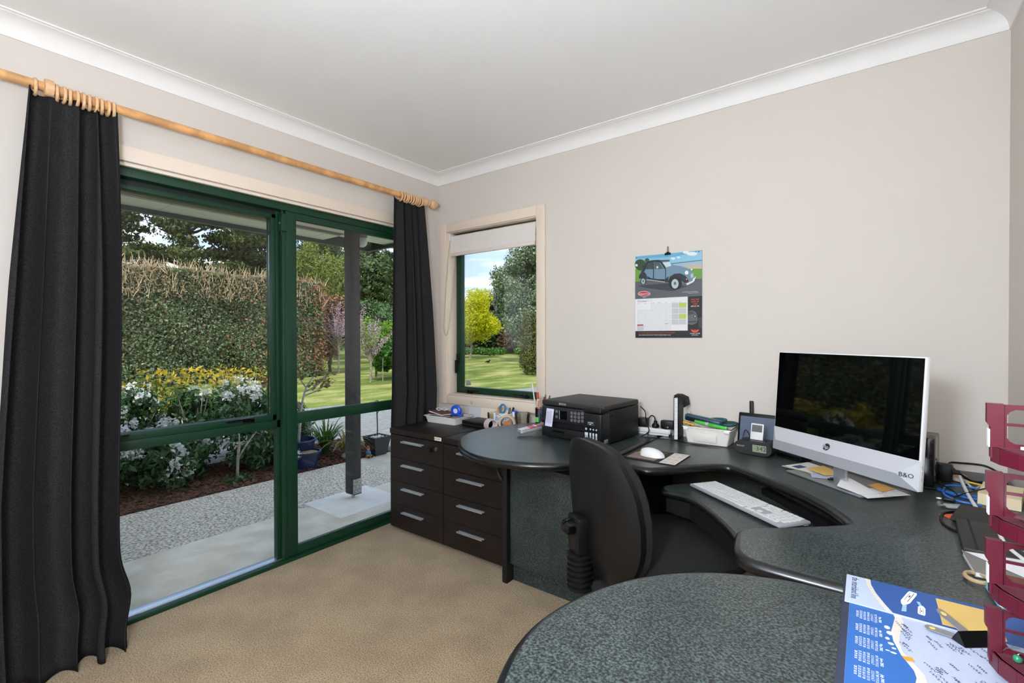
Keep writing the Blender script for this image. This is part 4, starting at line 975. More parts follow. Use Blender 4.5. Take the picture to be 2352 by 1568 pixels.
# ------------------------------------------------------------------ printer
pr = thing('printer','black all-in-one ink tank printer on the round-ended desk','printer',(1.388,-.283,T+.001),R(-5.4))
PW, PD, PH = .182, .168, .187
M_prn = rgbm('printer_black',(14,14,16),.5,spec=.35,bump=.08,bscale=600)
MB().bbox(-PW,PW,-PD+.012,PD,.006,PH-.027,.006).build('body', M_prn, pr)
MB().bbox(-PW,PW,-PD,PD,PH-.026,PH,.007,3).build('scanner_lid', rgbm('printer_lid',(38,36,35),.55,bump=.1,bscale=500), pr)
for sx_ in (-1,1):
    for sy_ in (-1,1): MB().cyl((sx_*.15,sy_*.13,0),(sx_*.15,sy_*.13,.0065),.012).build('foot', M_blackm, pr)
ink = MB().bbox(.087,PW+.001,-PD-.026,-PD+.05,.003,PH-.036,.006).build('ink_tank_unit', rgbm('printer_gloss',(15,15,18),.3), pr)
MB().bbox(.086,PW+.001,-PD-.026,-PD+.05,PH-.0355,PH-.010,.008,3).build('ink_tank_cover', M_prn, pr)
cpn = MB().bbox(-PW+.004,.086,-PD-.002,-PD+.014,.084,.158,.002).build('control_panel', rgbm('panel_dark',(30,31,36),.35), pr)
F_ = -PD-.0022
scr = MB().box(-.066,-.024,F_-.0012,F_,.100,.142).build('display', M_gloss, pr, sm=None)
MB().box(-.070,-.0675,F_-.0012,F_,.100,.142).build('light_strip', rgbm('strip_grey',(150,152,156),.4), cpn, sm=None)
bme = MB().tube([(.0062*math.cos(a_),0,.0062*math.sin(a_)) for a_ in np.linspace(0,2*pi,14,endpoint=False)],.0006,5,closed=True).lathe([(.0022,-.0003),(.0022,-.0008)],6,(0,0,0),'y').mesh('button',60); bme.materials.append(rgbm('button_grey',(170,172,176),.4))
for i in range(4):
    for j in range(3): link('button', bme, None, cpn, (.005+.0205*i, F_-.0006, .103+.0175*j+(.003 if i == 3 else 0)))
for z_ in (.110,.136): link('button', bme, None, cpn, (-.086,F_-.0006,z_))
text('EPSON',.014,M_silver,pr,(-.052,-PD-.0006,PH-.013),(R(90),0,0))
MB().box(-PW+.01,.084,-PD+.013,-PD+.10,.057,.0835).build('output_slot', M_blackm, pr, sm=None)
ct = MB().bbox(-PW+.006,.084,-PD-.008,-PD+.05,.008,.055,.004).build('paper_cassette', M_prn, pr)
for k in range(10): MB().bbox(-.15+.022*k,-.147+.022*k,-PD-.006,-PD+.012,.0552,.0575,.0006,1).build('tray_rib', M_prn, ct)
MB().bbox(-.105,-.035,-PD-.0095,-PD-.0081,.034,.044,.0005,1).build('finger_slot', M_gloss, ct)
FI = -PD-.0262
lw = [(.096,.018),(.122,.009),(.138,.009),(.154,.009)]
for x_,w_ in lw:
    o = MB().bbox(x_,x_+w_,FI-.0012,FI,.020,.062,.0006,1).build('ink_window', rgbm('ink_window',(150,164,174),.3), ink)
    MB().box(x_,x_+w_,FI-.0014,FI-.0011,.050,.0618).build('ink_level', rgbm('ink_window_light',(196,206,212),.3), ink, sm=None)
for k,s_ in enumerate(('BK','C','M','Y')):
    x_ = (.103,.1265,.1425,.1585)[k]
    MB().cyl((x_,FI-.0008,.078),(x_,FI,.078),.0052 if k == 0 else .0046,n=4 if k else 14).build('ink_mark', rgbm('ink_mark',(206,206,206),.5), ink)
    text(s_,.0052,M_dk,ink,(x_,FI-.0009,.078),(R(90),0,0),ext=.0001)
mp_ = MB().box(.110,.146,FI-.0008,FI,.096,.114).build('model_badge', rgbm('badge_slate',(58,62,68),.4), ink, sm=None)
text('ET-3700',.0072,M_wht,ink,(.128,FI-.0009,.108),(R(90),0,0),ext=.0001)
MB().sphere((.126,FI-.0008,.1005),.0026,8,(1.3,.3,1)).build('badge_drop', M_wht, ink)
MB().bbox(PW+.0005,PW+.0018,-PD+.0,-PD+.032,.014,.032,.006).build('side_window', rgbm('side_window',(120,122,126),.3), pr)
MB().bbox(PW-.002,PW+.0012,-PD+.055,-PD+.085,.133,.147,.003).build('lid_grip', M_gloss, pr)
MB().box(PW-.001,PW+.0004,-PD+.05,PD-.006,.1585,.1605).build('lid_seam', M_gloss, pr, sm=None)
lf = MB().add([(-.154,-PD-.010,.0585),(-.108,-PD-.012,.0575),(-.100,-PD-.0045,.146),(-.146,-PD-.0045,.147),(-.154,-PD-.0105,.0585),(-.108,-PD-.0125,.0575),(-.100,-PD-.005,.146),(-.146,-PD-.005,.147)],[(0,1,2,3),(7,6,5,4),(0,4,5,1),(1,5,6,2),(2,6,7,3),(3,7,4,0)]).build('information_leaflet', rgbm('leaflet',(206,206,226),.7), pr, sm=None)
for k in range(5): MB().box(-.143+.0075*k,-.1422+.0075*k,-PD-.0130,-PD-.0122,.075,.135).build('print_line', rgbm('print_line',(120,120,140),.8), lf, sm=None)

# ------------------------------------------------------------------ phone
ph = thing('cordless_phone','silver cordless phone handset with a red face leaning beside the printer','phone',(1.13,-.42,T+.001),R(62))
MB().bbox(-.085,.085,-.027,.027,.004,.026,.010,3).build('body', rgbm('phone_silver',(150,152,156),.35,metal=.3), ph).rotation_euler = (0,R(-8),0)
for o in ph.children: o.location.z = .014
f_ = MB().bbox(-.028,.082,-.024,.024,.0265,.0285,.001,1).build('face', rgbm('phone_red',(186,36,66),.35), ph); f_.rotation_euler = (0,R(-8),0); f_.location.z = .014
MB().box(.028,.070,-.018,.018,.0288,.0295).build('display', rgbm('lcd_olive',(120,124,100),.3), f_, sm=None)
kme = MB().bbox(-.0045,.0045,-.0055,.0055,0,.0016,.001,1).mesh('key',30); kme.materials.append(M_white)
for i in range(4):
    for j in range(4): link('key', kme, None, f_, (-.072+.0135*i,-.018+.012*j,.0265))
for j in range(3): link('key', rgbm and kme, None, f_, (.012,-.014+.014*j,.0287))

# ------------------------------------------------------------------ white tray with bits
def tray_(root, x, y, h, top, m, name='tray', lip=.006):
    bt = .78
    def rect(a,b,z_): return [(-a,-b,z_),(a,-b,z_),(a,b,z_),(-a,b,z_)]
    lv = [rect(x*top,y*top,0), rect(x,y,h-.006), rect(x+lip,y+lip,h-.006), rect(x+lip,y+lip,h), rect(x-.003,y-.003,h), rect(x*top-.003,y*top-.003,.004)]
    V = [p for q in lv for p in q]; n = len(lv)
    F = [(3,2,1,0)]+[(4*i+k,4*i+(k+1)%4,4*i+4+(k+1)%4,4*i+4+k) for i in range(n-1) for k in range(4)]+[(4*n-4,4*n-3,4*n-2,4*n-1)]
    bm = bmesh.new(); 
    vs_ = [bm.verts.new(p) for p in V]; [bm.faces.new([vs_[i] for i in f]) for f in F]
    ed = [e_ for e_ in bm.edges if abs(e_.verts[0].co.z-e_.verts[1].co.z) > .003]
    bmesh.ops.bevel(bm, geom=ed, offset=min(x,y)*.16, segments=4, affect='EDGES', profile=.5)
    return MB().bm(bm).build(name, m, root, sm=50)
C1 = CH+.001
tr = thing('plastic_tray','shallow white plastic tray of stationery on the left drawer cabinet','tray',(.250,-.155,C1),R(2))
tray_(tr,.138,.085,.048,.9,rgbm('tray_white',(226,226,222),.45))
def notebook(name,label,loc,rz,w_,d_,h_,cover,page,rot=None):
    r_ = thing(name,label,'notebook',loc,rz,rot)
    MB().bbox(-w_,w_,-d_,d_,h_-.0015,h_,.0005,1).build('cover', cover, r_); MB().box(-w_+.002,w_-.002,-d_+.002,d_-.002,.0016,h_-.0016).build('pages', page, r_, sm=None); MB().bbox(-w_,w_,-d_,d_,0,.0015,.0005,1).build('cover', cover, r_)
    return r_
nb = notebook('notebook','spiral notebook with a brown cover across the white tray',(.20,-.165,C1+.056),R(-14),.085,.055,.010,rgbm('cover_brown',(96,62,56),.6),rgbm('pages_cream',(226,212,196),.8),(0,R(3),R(-14)))
MB().tube([(-.08+.0055*k, -.055+.003*(k%2), .006+.004*(-1)**k) for k in range(30)],.0010,4).build('spiral', M_steel, nb)
notebook('notebook','thin black notebook under the brown spiral notebook',(.225,-.17,C1+.046),R(-8),.088,.055,.008,M_black,M_mgrey)
cc_ = [(.085*math.cos(t)*(.55+.12*math.sin(3*t)), .032*math.sin(t)+.004*math.sin(9*t), .006+.004*math.sin(5*t)) for t in np.linspace(0,6*pi,90)]
o = MB().tube(cc_,.0026,6).build('cable_coil', M_white, sm=60); o.location = (.185,-.150,C1+.0745); tag(o,'white cable coiled on top of the brown spiral notebook','cable')
td = thing('tape_dispenser','bright blue hand-held tape dispenser resting in the white tray','tape dispenser',(.335,-.165,C1+.049),R(14))
M_blu = rgbm('blue_plastic',(30,76,196),.3)
P2 = arc(0,.030,.036,-20,200,20,.034)+[(-.034,.0),(.05,-.004),(.052,.006)]
MB().lathe([(.017,-.014),(.034,-.013),(.038,-.008),(.038,.008),(.034,.013),(.017,.014),(.017,-.014)],28,(0,0,.036),'y',cap=False).build('body', M_blu, td, sm=50)
MB().bbox(-.036,.048,-.013,.013,.0,.016,.004).build('cutter', M_blu, td)
MB().lathe([(.0168,-.011),(.0168,.011)],18,(0,0,.036),'y').build('hub', rgbm('hub_white',(206,210,224),.5), td)
pn = MB().cyl((-.07,0,0),(.07,0,0),.0042,n=8).build('pen', rgbm('pen_navy',(30,32,48),.4)); pn.location = (.30,-.195,C1+.052); pn.rotation_euler = (0,R(-2),R(24)); tag(pn,'dark pen lying on the rim of the white tray','pen')

# ------------------------------------------------------------------ black hard case
lp = thing('black_case','flat black hard plastic case in front of the tape rolls','case',(.520,-.125,C1),R(-3))
MB().bbox(-.105,.085,-.075,.075,.0,.018,.004).build('base', M_black, lp); MB().bbox(-.105,.085,-.075,.075,.019,.036,.005).build('lid', M_black, lp); MB().box(-.104,.084,-.074,.074,.0178,.0192).build('seam', M_gloss, lp, sm=None)
# tape rolls
def roll(name,label,loc,rz,ro,ri,wd,m1,m2,tilt=0):
    r_ = thing(name,label,'tape roll',loc,0,(0,R(tilt),rz))
    def annu(a,b): return MB().lathe([(a,-wd),(b,-wd),(b,wd),(a,wd),(a,-wd)],28,(0,0,ro),'y',cap=False)
    annu(ri+.004,ro).build('tape', m1, r_, sm=50); annu(ri,ri+.0038).build('core', m2, r_, sm=50); return r_
roll('packing_tape_roll','wide pale pink tape roll standing on the drawer cabinet',(.672,-.215,C1),R(72),.036,.030,.023,rgbm('tape_pink',(206,186,190),.35),rgbm('core_pale',(222,208,206),.5))
roll('masking_tape_roll','beige masking tape roll with a blue core in front of the carton',(.782,-.190,C1),R(22),.052,.036,.011,rgbm('tape_beige',(202,176,140),.6),rgbm('core_blue',(60,86,140),.5))
# printed carton with pens
bx_ = thing('pen_carton','white and orange carton holding scissors and markers behind the tape rolls','carton',(.690,-.100,C1),R(8))
MB().box(-.062,.062,-.03,.03,0,.004).box(-.062,.062,-.03,-.0285,0,.096).box(-.062,.062,.0285,.03,0,.11).box(-.062,-.0605,-.03,.03,0,.105).box(.0605,.062,-.03,.03,0,.10).build('box', rgbm('carton_white',(234,230,222),.6), bx_, sm=None)
MB().add([(-.062,-.0304,0),(.062,-.0304,0),(.062,-.0304,.070),(.0,-.0304,.030),(-.062,-.0304,.022)],[(0,1,2,3,4)]).build('orange_band', rgbm('carton_orange',(240,150,50),.6), bx_, sm=None)
text('BiC',.038,rgbm('carton_blue',(40,130,190),.6),bx_,(-.022,-.0306,.062),(R(90),0,0)); text('BIC',.022,M_dk,bx_,(-.030,-.0306,.088),(R(90),0,0))
text('50',.024,rgbm('carton_brown',(180,90,30),.6),bx_,(-.03,-.0308,.014),(R(90),0,0))
text('CLIC',.026,rgbm('carton_blue',(40,130,190),.6),bx_,(.034,-.0306,.052),(R(90),0,0))
def loop(x,y,z_,m,name,label,s=1.):
    o = MB().tube([(.016*s*math.cos(a_),0,.023*s*math.sin(a_)) for a_ in np.linspace(0,2*pi,20,endpoint=False)],.0055*s,8,closed=True).bbox(-.006,.006,-.003,.003,-.095,-.022*s,.002).build(name,m,sm=50); o.location=(x,y,z_); o.rotation_euler=(0,R(12),R(20)); return tag(o,label,'scissors')
loop(.643,-.087,C1+.112,rgbm('handle_orange',(236,120,36),.4),'scissors','orange-handled scissors standing in the carton',.8)
loop(.677,-.103,C1+.122,rgbm('handle_teal',(28,120,170),.4),'scissors','blue-handled scissors standing in the carton',1.1)
for k,(x,y,z_,c_,lb) in enumerate(((.707,-.107,.128,(40,40,44),'black marker with grey cap left of the other black marker'),(.725,-.095,.132,(24,24,26),'thick black marker in the carton'),(.715,-.085,.118,(190,200,40),'yellow-green highlighter in the carton'))):
    r_ = thing('marker_pen',lb,'marker',(x,y,C1+.005),0,(R(4*k-6),R(10+3*k),0)); MB().cyl((0,0,0),(0,0,z_*.72),.0065,n=10).build('barrel', rgbm('marker_%d'%k,c_,.4), r_); MB().cyl((0,0,z_*.72),(0,0,z_),.0075,.0065,n=10).build('cap', rgbm('markercap_%d'%k,tuple(min(255,v+60) for v in c_) if k == 0 else c_,.4), r_)
tg = thing('stapler','blue and white stapler upright at the right of the carton','stapler',(.770,-.098,C1+.006),R(10))
MB().bbox(-.018,.018,-.009,.009,0,.112,.008,3).build('body', M_blu, tg); MB().bbox(-.012,.012,-.0105,-.0092,.07,.104,.003).build('label', M_wht, tg)
# glass tumbler, measuring jug, cards
gl_ = thing('tumbler','cloudy clear tumbler beside the carton','tumbler',(.583,-.085,C1)); M_cloud = glassmat('cloudy_plastic',(.95,.94,.91),1.3,.2)
MB().lathe([(.030,0),(.036,.085),(.034,.085),(.028,.004),(.001,.004)],20).build('wall', M_cloud, gl_)
jg = thing('measuring_jug','clear plastic measuring jug with dark graduations','jug',(.832,-.105,C1),R(40))
MB().lathe([(.040,0),(.048,.108),(.050,.11),(.046,.11),(.038,.004),(.001,.004)],24).build('body', M_cloud, jg)
MB().tube(spline([(.046,0,.098),(.082,0,.095),(.088,0,.06),(.062,0,.025),(.043,0,.02)],6),.0055,8).build('handle', M_cloud, jg)
for k in range(6): MB().bbox(-.030,-.018 if k%2 else -.012,-.0425-.001*k*.8,-.0405-.001*k*.8,.022+.013*k,.0235+.013*k,.0004,1).build('graduation', M_dk, jg)
cd_ = MB().bbox(-.088,.088,-.001,.001,0,.145,.0005,1).build('cream_card', rgbm('card_cream',(230,220,198),.7), sm=None); cd_.location = (.512,-.026,C1); cd_.rotation_euler = (R(-7),0,R(0)); tag(cd_,'cream card with four small holes leaning under the window','card')
for k in range(4): MB().cyl((-.045+.028*k,-.0016,.105),(-.045+.028*k,-.0011,.105),.0022,n=8).build('hole', M_dk, cd_)
cg = MB().bbox(-.06,.06,-.0008,.0008,0,.115,.0004,1).build('grey_card', rgbm('card_grey',(206,206,212),.7), sm=None); cg.location = (.372,-.022,C1); cg.rotation_euler = (R(-6),0,0); tag(cg,'pale grey card leaning against the wall behind the white tray','card')
hk = MB().tube(spline([(0,0,0),(-.008,0,.012),(0,0,.022),(.009,0,.012),(.002,0,.004)],5),.0012,6).build('binder_clip', M_steel); hk.location=(.345,-.026,C1+.112); tag(hk,'small wire clip on top of the pale grey card','clip')
# pen holder with pens next to the printer
phd = thing('pen_holder','translucent grey pen holder full of pens beside the printer','pen holder',(.992,-.135,T+.001))
M_smoke = glassmat('smoke_plastic',(.60,.63,.70),1.2,.1)
MB().lathe([(.034,0),(.038,.090),(.036,.090),(.032,.004),(.001,.004)],18).build('cup', M_smoke, phd)
MB().bbox(-.016,.006,-.0400,-.0375,.012,.040,.002).build('green_label', rgbm('label_green',(90,210,80),.5), phd)
pcs = [((-.020,-.01),(-.075,.01,.235),(216,212,206),'clear ruler-like pen leaning furthest left in the pen holder',.005),((-.012,.012),(-.034,.0,.155),(60,50,54),'black-capped pen at the left of the pen holder',.005),((-.004,-.014),(-.014,-.02,.175),(214,60,50),'red-capped white marker in the pen holder',.008),((.010,.010),(.016,.02,.160),(40,110,84),'green pen in the pen holder',.005),((.016,-.008),(.026,-.01,.150),(150,30,36),'dark red pen in the pen holder',.006),((.004,.018),(.040,.03,.155),(60,60,130),'blue pen at the right of the pen holder',.005),((.022,.008),(.05,-.01,.130),(24,24,26),'black fat marker at the right of the pen holder',.009),((-.014,-.016),(-.004,-.024,.128),(236,130,50),'orange pen at the front of the pen holder',.005)]
for k,((x,y),(tx,ty,tz),c_,lb,r_) in enumerate(pcs):
    o = thing('pen',lb,'pen',(.992+x,-.135+y,T+.008)); v = Vector((tx-x,ty-y,tz)); l1 = v*.78
    MB().cyl((0,0,0),tuple(l1),r_*.8,n=8).build('barrel', rgbm('penbarrel_%d'%k,(225,225,224) if k == 2 else c_,.4), o); MB().cyl(tuple(l1),tuple(v),r_,r_*.8,n=8).build('cap', rgbm('pencap_%d'%k,c_,.4), o)

# ------------------------------------------------------------------ power strip and plugs
ps = thing('power_strip','white power strip with plugs along the wall behind the printer','power strip',(1.635,-.045,T+.001),R(6))
MB().bbox(-.115,.085,-.025,.025,.008,.034,.006,3).build('body', M_white, ps); MB().box(-.105,.075,-.020,.020,0,.0085).build('base', M_white, ps, sm=None)
def plug(x,lb,kind):
    o = thing('power_plug',lb,'plug',(1.635+x,-.045+x*.1,T+.0355),R(6))
    if kind == 'adapter': MB().bbox(-.027,.027,-.022,.022,0,.046,.005).build('housing', M_black, o); MB().bbox(-.016,.016,-.016,.016,.0462,.048,.001,1).build('label', rgbm('label_grey',(90,88,86),.6), o)
    elif kind == 'plug':
        MB().lathe([(.017,0),(.019,.008),(.016,.018),(.009,.024),(.008,.036)],12).build('housing', M_black, o)
        MB().tube(spline([(0,0,.034),(-.006,0,.055),(-.022,-.002,.060),(-.034,-.006,.036),(-.036,-.010,-.010),(-.030,-.034,-.033)],6),.0032,7).build('lead', M_black, o)
    else: MB().bbox(-.032,.034,-.016,.020,0,.042,.006).build('housing', M_black, o); MB().bbox(-.020,.012,-.022,-.0165,.0,.014,.003).build('switch', M_gloss, o)
plug(-.062,'square black power adapter at the left of the white power strip','adapter'); plug(.004,'round black plug in the middle of the white power strip','plug'); plug(.064,'wide black power adapter next to the standing diary','wide')
def cable(name,label,pts,r_,m,n=6):
    o = MB().tube(spline(pts,n),r_,7).build(name,m,sm=60); return tag(o,label,'cable')
cable('printer_cable','black cable looping down behind the printer',[(1.592,-.13,.872),(1.606,-.10,.84),(1.604,-.085,.79),(1.622,-.090,.745),(1.606,-.12,.7235),(1.60,-.14,.7235)],.0026,M_black)
cable('black_cable','thin black cable snaking past the diary and the tub',[(1.62,-.155,.7235),(1.68,-.145,.7235),(1.76,-.150,.7235),(1.84,-.172,.7235),(1.90,-.168,.7235),(1.98,-.160,.7235),(2.03,-.150,.7235),(2.05,-.12,.7235),(2.062,-.10,.757),(2.072,-.09,.80),(2.09,-.11,.792),(2.10,-.13,.772)],.0018,M_black)
cable('black_cable','second thin black cable lying in front of the white tub',[(1.60,-.18,.7235),(1.70,-.162,.7245),(1.80,-.168,.7275),(1.88,-.185,.7235),(1.925,-.172,.7235)],.0016,M_black)
# ------------------------------------------------------------------ standing diary
dy = thing('diary','black diary standing upright with white page edges against the wall','diary',(1.765,-.070,T+.001),R(4))
MB().box(-.008,.008,-.048,.046,.002,.205).build('pages', M_paper, dy, sm=None)
MB().bbox(-.0105,-.0085,-.052,.05,0,.210,.0008,1).build('cover', M_black, dy); MB().bbox(.0085,.0105,-.052,.05,0,.210,.0008,1).build('cover', M_black, dy); MB().bbox(-.0105,.0105,.0465,.05,0,.21,.001,1).build('spine', M_black, dy)
for k in range(9): MB().box(-.0078,.0078,-.0486,-.0481,.02+.02*k,.0212+.02*k).build('page_mark', M_mgrey, dy, sm=None)
fl = MB().add([(-.011,-.05,.213),(.012,-.05,.213),(.030,-.045,.20),(.034,-.04,.160),(-.011,.03,.216),(.012,.03,.216),(.040,.03,.205),(.046,.03,.168)],[(0,1,5,4),(1,2,6,5),(2,3,7,6)]).build('glasses_pouch', M_blackm, sm=60)
sm_ = fl.modifiers.new('t','SOLIDIFY'); sm_.thickness=.003; sm_.offset=1; fl.location=(1.765,-.070,T+.001); fl.rotation_euler=(0,0,R(4)); tag(fl,'soft black pouch draped over the top of the diary','pouch')
# ------------------------------------------------------------------ tub of tools
tb = thing('plastic_tub','white plastic tub of tools beside the diary','tub',(1.915,-.075,T+.001),R(-1))
tray_(tb,.106,.062,.078,.86,rgbm('tub_white',(232,228,220),.4),'tub',.005)
MB().bbox(-.058,.048,-.0625,-.060,.020,.060,.006).build('moulded_panel', rgbm('tub_white',(232,228,220),.4), tb).rotation_euler = (R(8),0,0)
text('BEST  BEFORE  25-07-08',.007,rgbm('tub_print',(150,110,90),.7),tb,(-.005,-.0640,.046),(R(98),0,0))
for s_ in (-1,1): MB().bbox(s_*.092-.012,s_*.092+.012,-.0695,-.060,.060,.074,.003).build('lug', rgbm('tub_white',(232,228,220),.4), tb)
TZ = T+.062
sg = thing('staple_gun','dark teal hand tool with ribbed black grip lying across the tub','tool',(1.895,-.085,TZ+.026),0,(0,R(7),R(-4)))
M_teal = rgbm('tool_teal',(28,74,92),.35)
MB().bbox(-.095,.075,-.018,.018,0,.032,.009,3).build('body', M_teal, sg); MB().bbox(-.085,.040,-.0205,-.0185,.004,.022,.004).build('grip', M_black, sg)
for k in range(14): MB().bbox(-.080+.008*k,-.077+.008*k,-.0220,-.0206,.006,.020,.0006,1).build('rib', M_blackm, sg)
cutter = thing('utility_knife','bright green craft knife resting on the tub rim','knife',(1.935,-.115,TZ+.022),0,(0,R(6),R(-10)))
MB().bbox(-.085,-.030,-.007,.007,0,.014,.004).bbox(-.018,.070,-.007,.007,0,.014,.004).build('handle', rgbm('knife_green',(70,190,60),.35), cutter); MB().bbox(-.031,-.017,-.0075,.0075,0,.0145,.002).build('collar', M_silver, cutter)
for k,(x,y,c_,lb) in enumerate(((1.965,-.045,(24,70,70),'dark green cable loop at the right of the tub'),(1.935,-.035,(36,80,84),'teal coiled cable at the back of the tub'))):
    o = MB().tube([(.042*math.cos(t),.022*math.sin(t),.0) for t in np.linspace(0,2*pi,30,endpoint=False)],.008,8,closed=True).build('cable_loop', rgbm('loop_%d'%k,c_,.4), sm=60); o.location=(x+.02*(1-k),y,TZ+.040 if k else TZ+.030); o.rotation_euler=(R(8),R(-6),0); tag(o,lb,'cable')
roll('tape_roll','small yellow tape roll lying at the left of the tub',(1.850,-.110,TZ-.006),R(0),.020,.012,.009,rgbm('tape_yellow',(190,172,80),.4),M_paper,80)
o = MB().bbox(-.03,.03,-.006,.006,0,.010,.003).build('pencil_stub', rgbm('stub_orange',(232,170,50),.4)); o.location=(1.823,-.095,TZ+.018); o.rotation_euler=(0,R(8),R(-12)); tag(o,'yellow plastic stub poking over the left rim of the tub','tool')
o = thing('brush','upright pale blue and white brush handle at the back left of the tub','brush',(1.822,-.055,T+.01),0,(R(-4),R(-6),0)); MB().cyl((0,0,0),(0,0,.075),.006,.005,8).build('handle', M_teal, o); MB().cyl((0,0,.075),(0,0,.128),.0045,.0035,8).build('shaft', rgbm('pale_blue',(196,214,220),.4), o)
o = MB().bbox(-.016,.016,-.012,.012,0,.022,.005).build('plastic_stopper', M_white); o.location=(1.985,-.105,TZ+.004); tag(o,'white plastic cap at the right front of the tub','stopper')
# ------------------------------------------------------------------ screen with antenna
dm = thing('digital_photo_frame','black framed grey screen leaning against the wall behind the clock radio','screen',(2.125,-.060,T+.001),0,(R(-9),0,R(-9)))
MB().bbox(-.095,.095,-.010,.010,0,.152,.006).build('frame', M_black, dm); MB().box(-.084,.084,-.0112,-.0101,.014,.136).build('display', rgbm('screen_grey',(92,104,124),.25), dm, sm=None)
an_ = thing('antenna_stick','flat black aerial standing behind the grey screen','aerial',(2.085,-.014,T+.001),0)
MB().bbox(-.009,.009,-.004,.004,0,.205,.004,3).build('blade', M_black, an_)
MB().bbox(-.016,.016,-.007,.007,0,.02,.003).build('foot', M_black, an_)
# ------------------------------------------------------------------ clock radio and player
cr_ = thing('clock_radio','black oval clock radio dock showing the time','clock radio',(2.130,-.178,T+.001),R(-8))
pf = arc(-.047,.028,.026,90,270,10,.027)+arc(.052,.028,.026,-90,90,10,.027)
bm_ = MB().prism(pf,-.05,.05); bm_.tf(Matrix.Rotation(R(90),4,'X')); bm_.tf(Matrix.Translation((0,0,.001))); bm_.build('body', rgbm('radio_black',(22,22,24),.55,bump=.25,bscale=900), cr_)
MB().box(-.045,.050,-.045,.045,0,.0012).build('foot_pad', M_blackm, cr_, sm=None)
lc = MB().box(.004,.058,-.0512,-.0502,.016,.046).build('lcd', rgbm('lcd_green',(136,148,124),.3), cr_, sm=None)
text('-',.016,M_dk,lc,(.014,-.0514,.031),(R(90),0,0),ext=.0001); text('342',.025,M_dk,lc,(.038,-.0514,.031),(R(90),0,0),ext=.0001,sp=1.1)
text('SONY',.0095,M_silver,cr_,(-.044,-.0512,.034),(R(90),0,0),sx=1.3)
MB().bbox(-.045,.045,-.035,.04,.0556,.0575,.0008,1).build('top_plate', M_gloss, cr_)
ip = thing('music_player','white portable music player docked on the clock radio','music player',(2.135,-.185,T+.0595),0,(R(-12),0,R(-10)))
MB().bbox(-.026,.026,-.0035,.0035,0,.070,.003).build('body', M_white, ip); MB().box(-.021,.021,-.0043,-.0036,.034,.064).build('display', rgbm('player_screen',(96,98,98),.3), ip, sm=None)
MB().lathe([(.0135,-.0036),(.0135,-.0042)],24,(0,0,.017),'y').build('click_wheel', rgbm('wheel_grey',(222,224,226),.4), ip); MB().lathe([(.005,-.0043),(.005,-.0047)],16,(0,0,.017),'y').build('wheel_button', M_white, ip)
# ------------------------------------------------------------------ mouse pad and mouse
mpd = thing('mouse_pad','black mouse pad printed with a small picture and a calendar strip','mouse pad',(1.808,-.494,T+.0008),R(-.5))
MB().bbox(-.110,.110,-.098,.098,0,.003,.001).build('pad', M_blackm, mpd)
pcm = flat([(-.098,-.082),(.022,-.082),(.022,.082),(-.098,.082)], rgbm('pad_photo',(120,104,98),.6), mpd, .0031,'picture')
flat([(-.098,.02),(.022,.02),(.022,.082),(-.098,.082)], rgbm('pad_photo_dark',(60,60,48),.6), pcm, .0034,'picture_band')
flat([(-.085,.010),(-.02,.010),(-.022,.034),(-.06,.040),(-.085,.03)], rgbm('pad_yellow',(222,180,40),.6), pcm, .0037,'yellow_car')
flat([(-.06,.062),(-.01,.062),(-.01,.076),(-.06,.076)], M_wht, pcm, .0037,'white_patch')
cst = flat([(.045,-.096),(.109,-.096),(.109,.096),(.045,.096)], rgbm('pad_paper',(206,198,190),.7), mpd, .0031,'calendar_strip')
for i in range(3):
    for j in range(4): text('12 3 45\n67 89 1\n23 45 6',.006,rgbm('pad_ink',(150,132,124),.7),cst,(.061+.017*0+.030*(i%2),-.07+.048*j,.0034),(0,0,R(90)),ext=.00005) if i < 2 else None
ms = thing('computer_mouse','white wireless mouse on the mouse pad','mouse',(1.795,-.505,T+.0045),R(-8))
V=[];F=[];nu,nv=16,20
for i in range(nu+1):
    t=i/nu; x_=-.054+.108*t; wd=.031*(max(0,1-abs(2*t-1)**3.2))**.5*(1-.06*math.cos(2*pi*t)); hh=.033*(max(1e-4,1-abs(1.85*t-.80)**2.4 if t<.43 else 1-abs((t-.43)/.57)**2.1))**.6
    for k in range(nv):
        a_=2*pi*k/nv; V.append((x_,wd*math.cos(a_),max(0,hh*(math.sin(a_) if math.sin(a_)>0 else .0))))
for i in range(nu):
    for k in range(nv): F.append((i*nv+k,i*nv+(k+1)%nv,(i+1)*nv+(k+1)%nv,(i+1)*nv+k))
F+=[tuple(range(nv))[::-1],tuple(range(nu*nv,(nu+1)*nv))]
MB().add(V,F).build('shell', M_white, ms, sm=60)
MB().lathe([(.006,0),(.006,.0006)],16,(-.026,0,.0302)).build('logo_ring', M_silver, ms).rotation_euler=(0,0,0)
# ------------------------------------------------------------------ keyboard
kb = thing('keyboard','full-size white keyboard on the sliding shelf','keyboard',(2.1765,-.668,KT+.0025),R(-37))
KL, KD = .212, .0585
MB().bbox(-KL,KL,-KD,KD,.004,.014,.003).build('case', rgbm('keyboard_case',(150,151,154),.5), kb).rotation_euler=(0,0,0)
for s_ in (-1,1): MB().bbox(s_*.195-.012,s_*.195+.012,.038,.056,-.001,.006,.002).build('foot', M_white, kb)
M_key = rgbm('key_white',(208,208,208),.5)
kms = {}
def keyw(w_):
    w_ = round(w_,4)
    if w_ not in kms:
        me = MB().bbox(-w_/2,w_/2,-.0075,.0075,0,.0022,.001,1).mesh('key',40); me.materials.append(M_key); kms[w_]=me
    return kms[w_]
u = .0188
def krow(y,x0,ws):
    x_ = x0
    for w_ in ws:
        if w_ > 0: link('key', keyw(w_*u-.0022), None, kb, (x_+w_*u/2,y,.0138))
        x_ += abs(w_)*u
x0 = -KL+.006
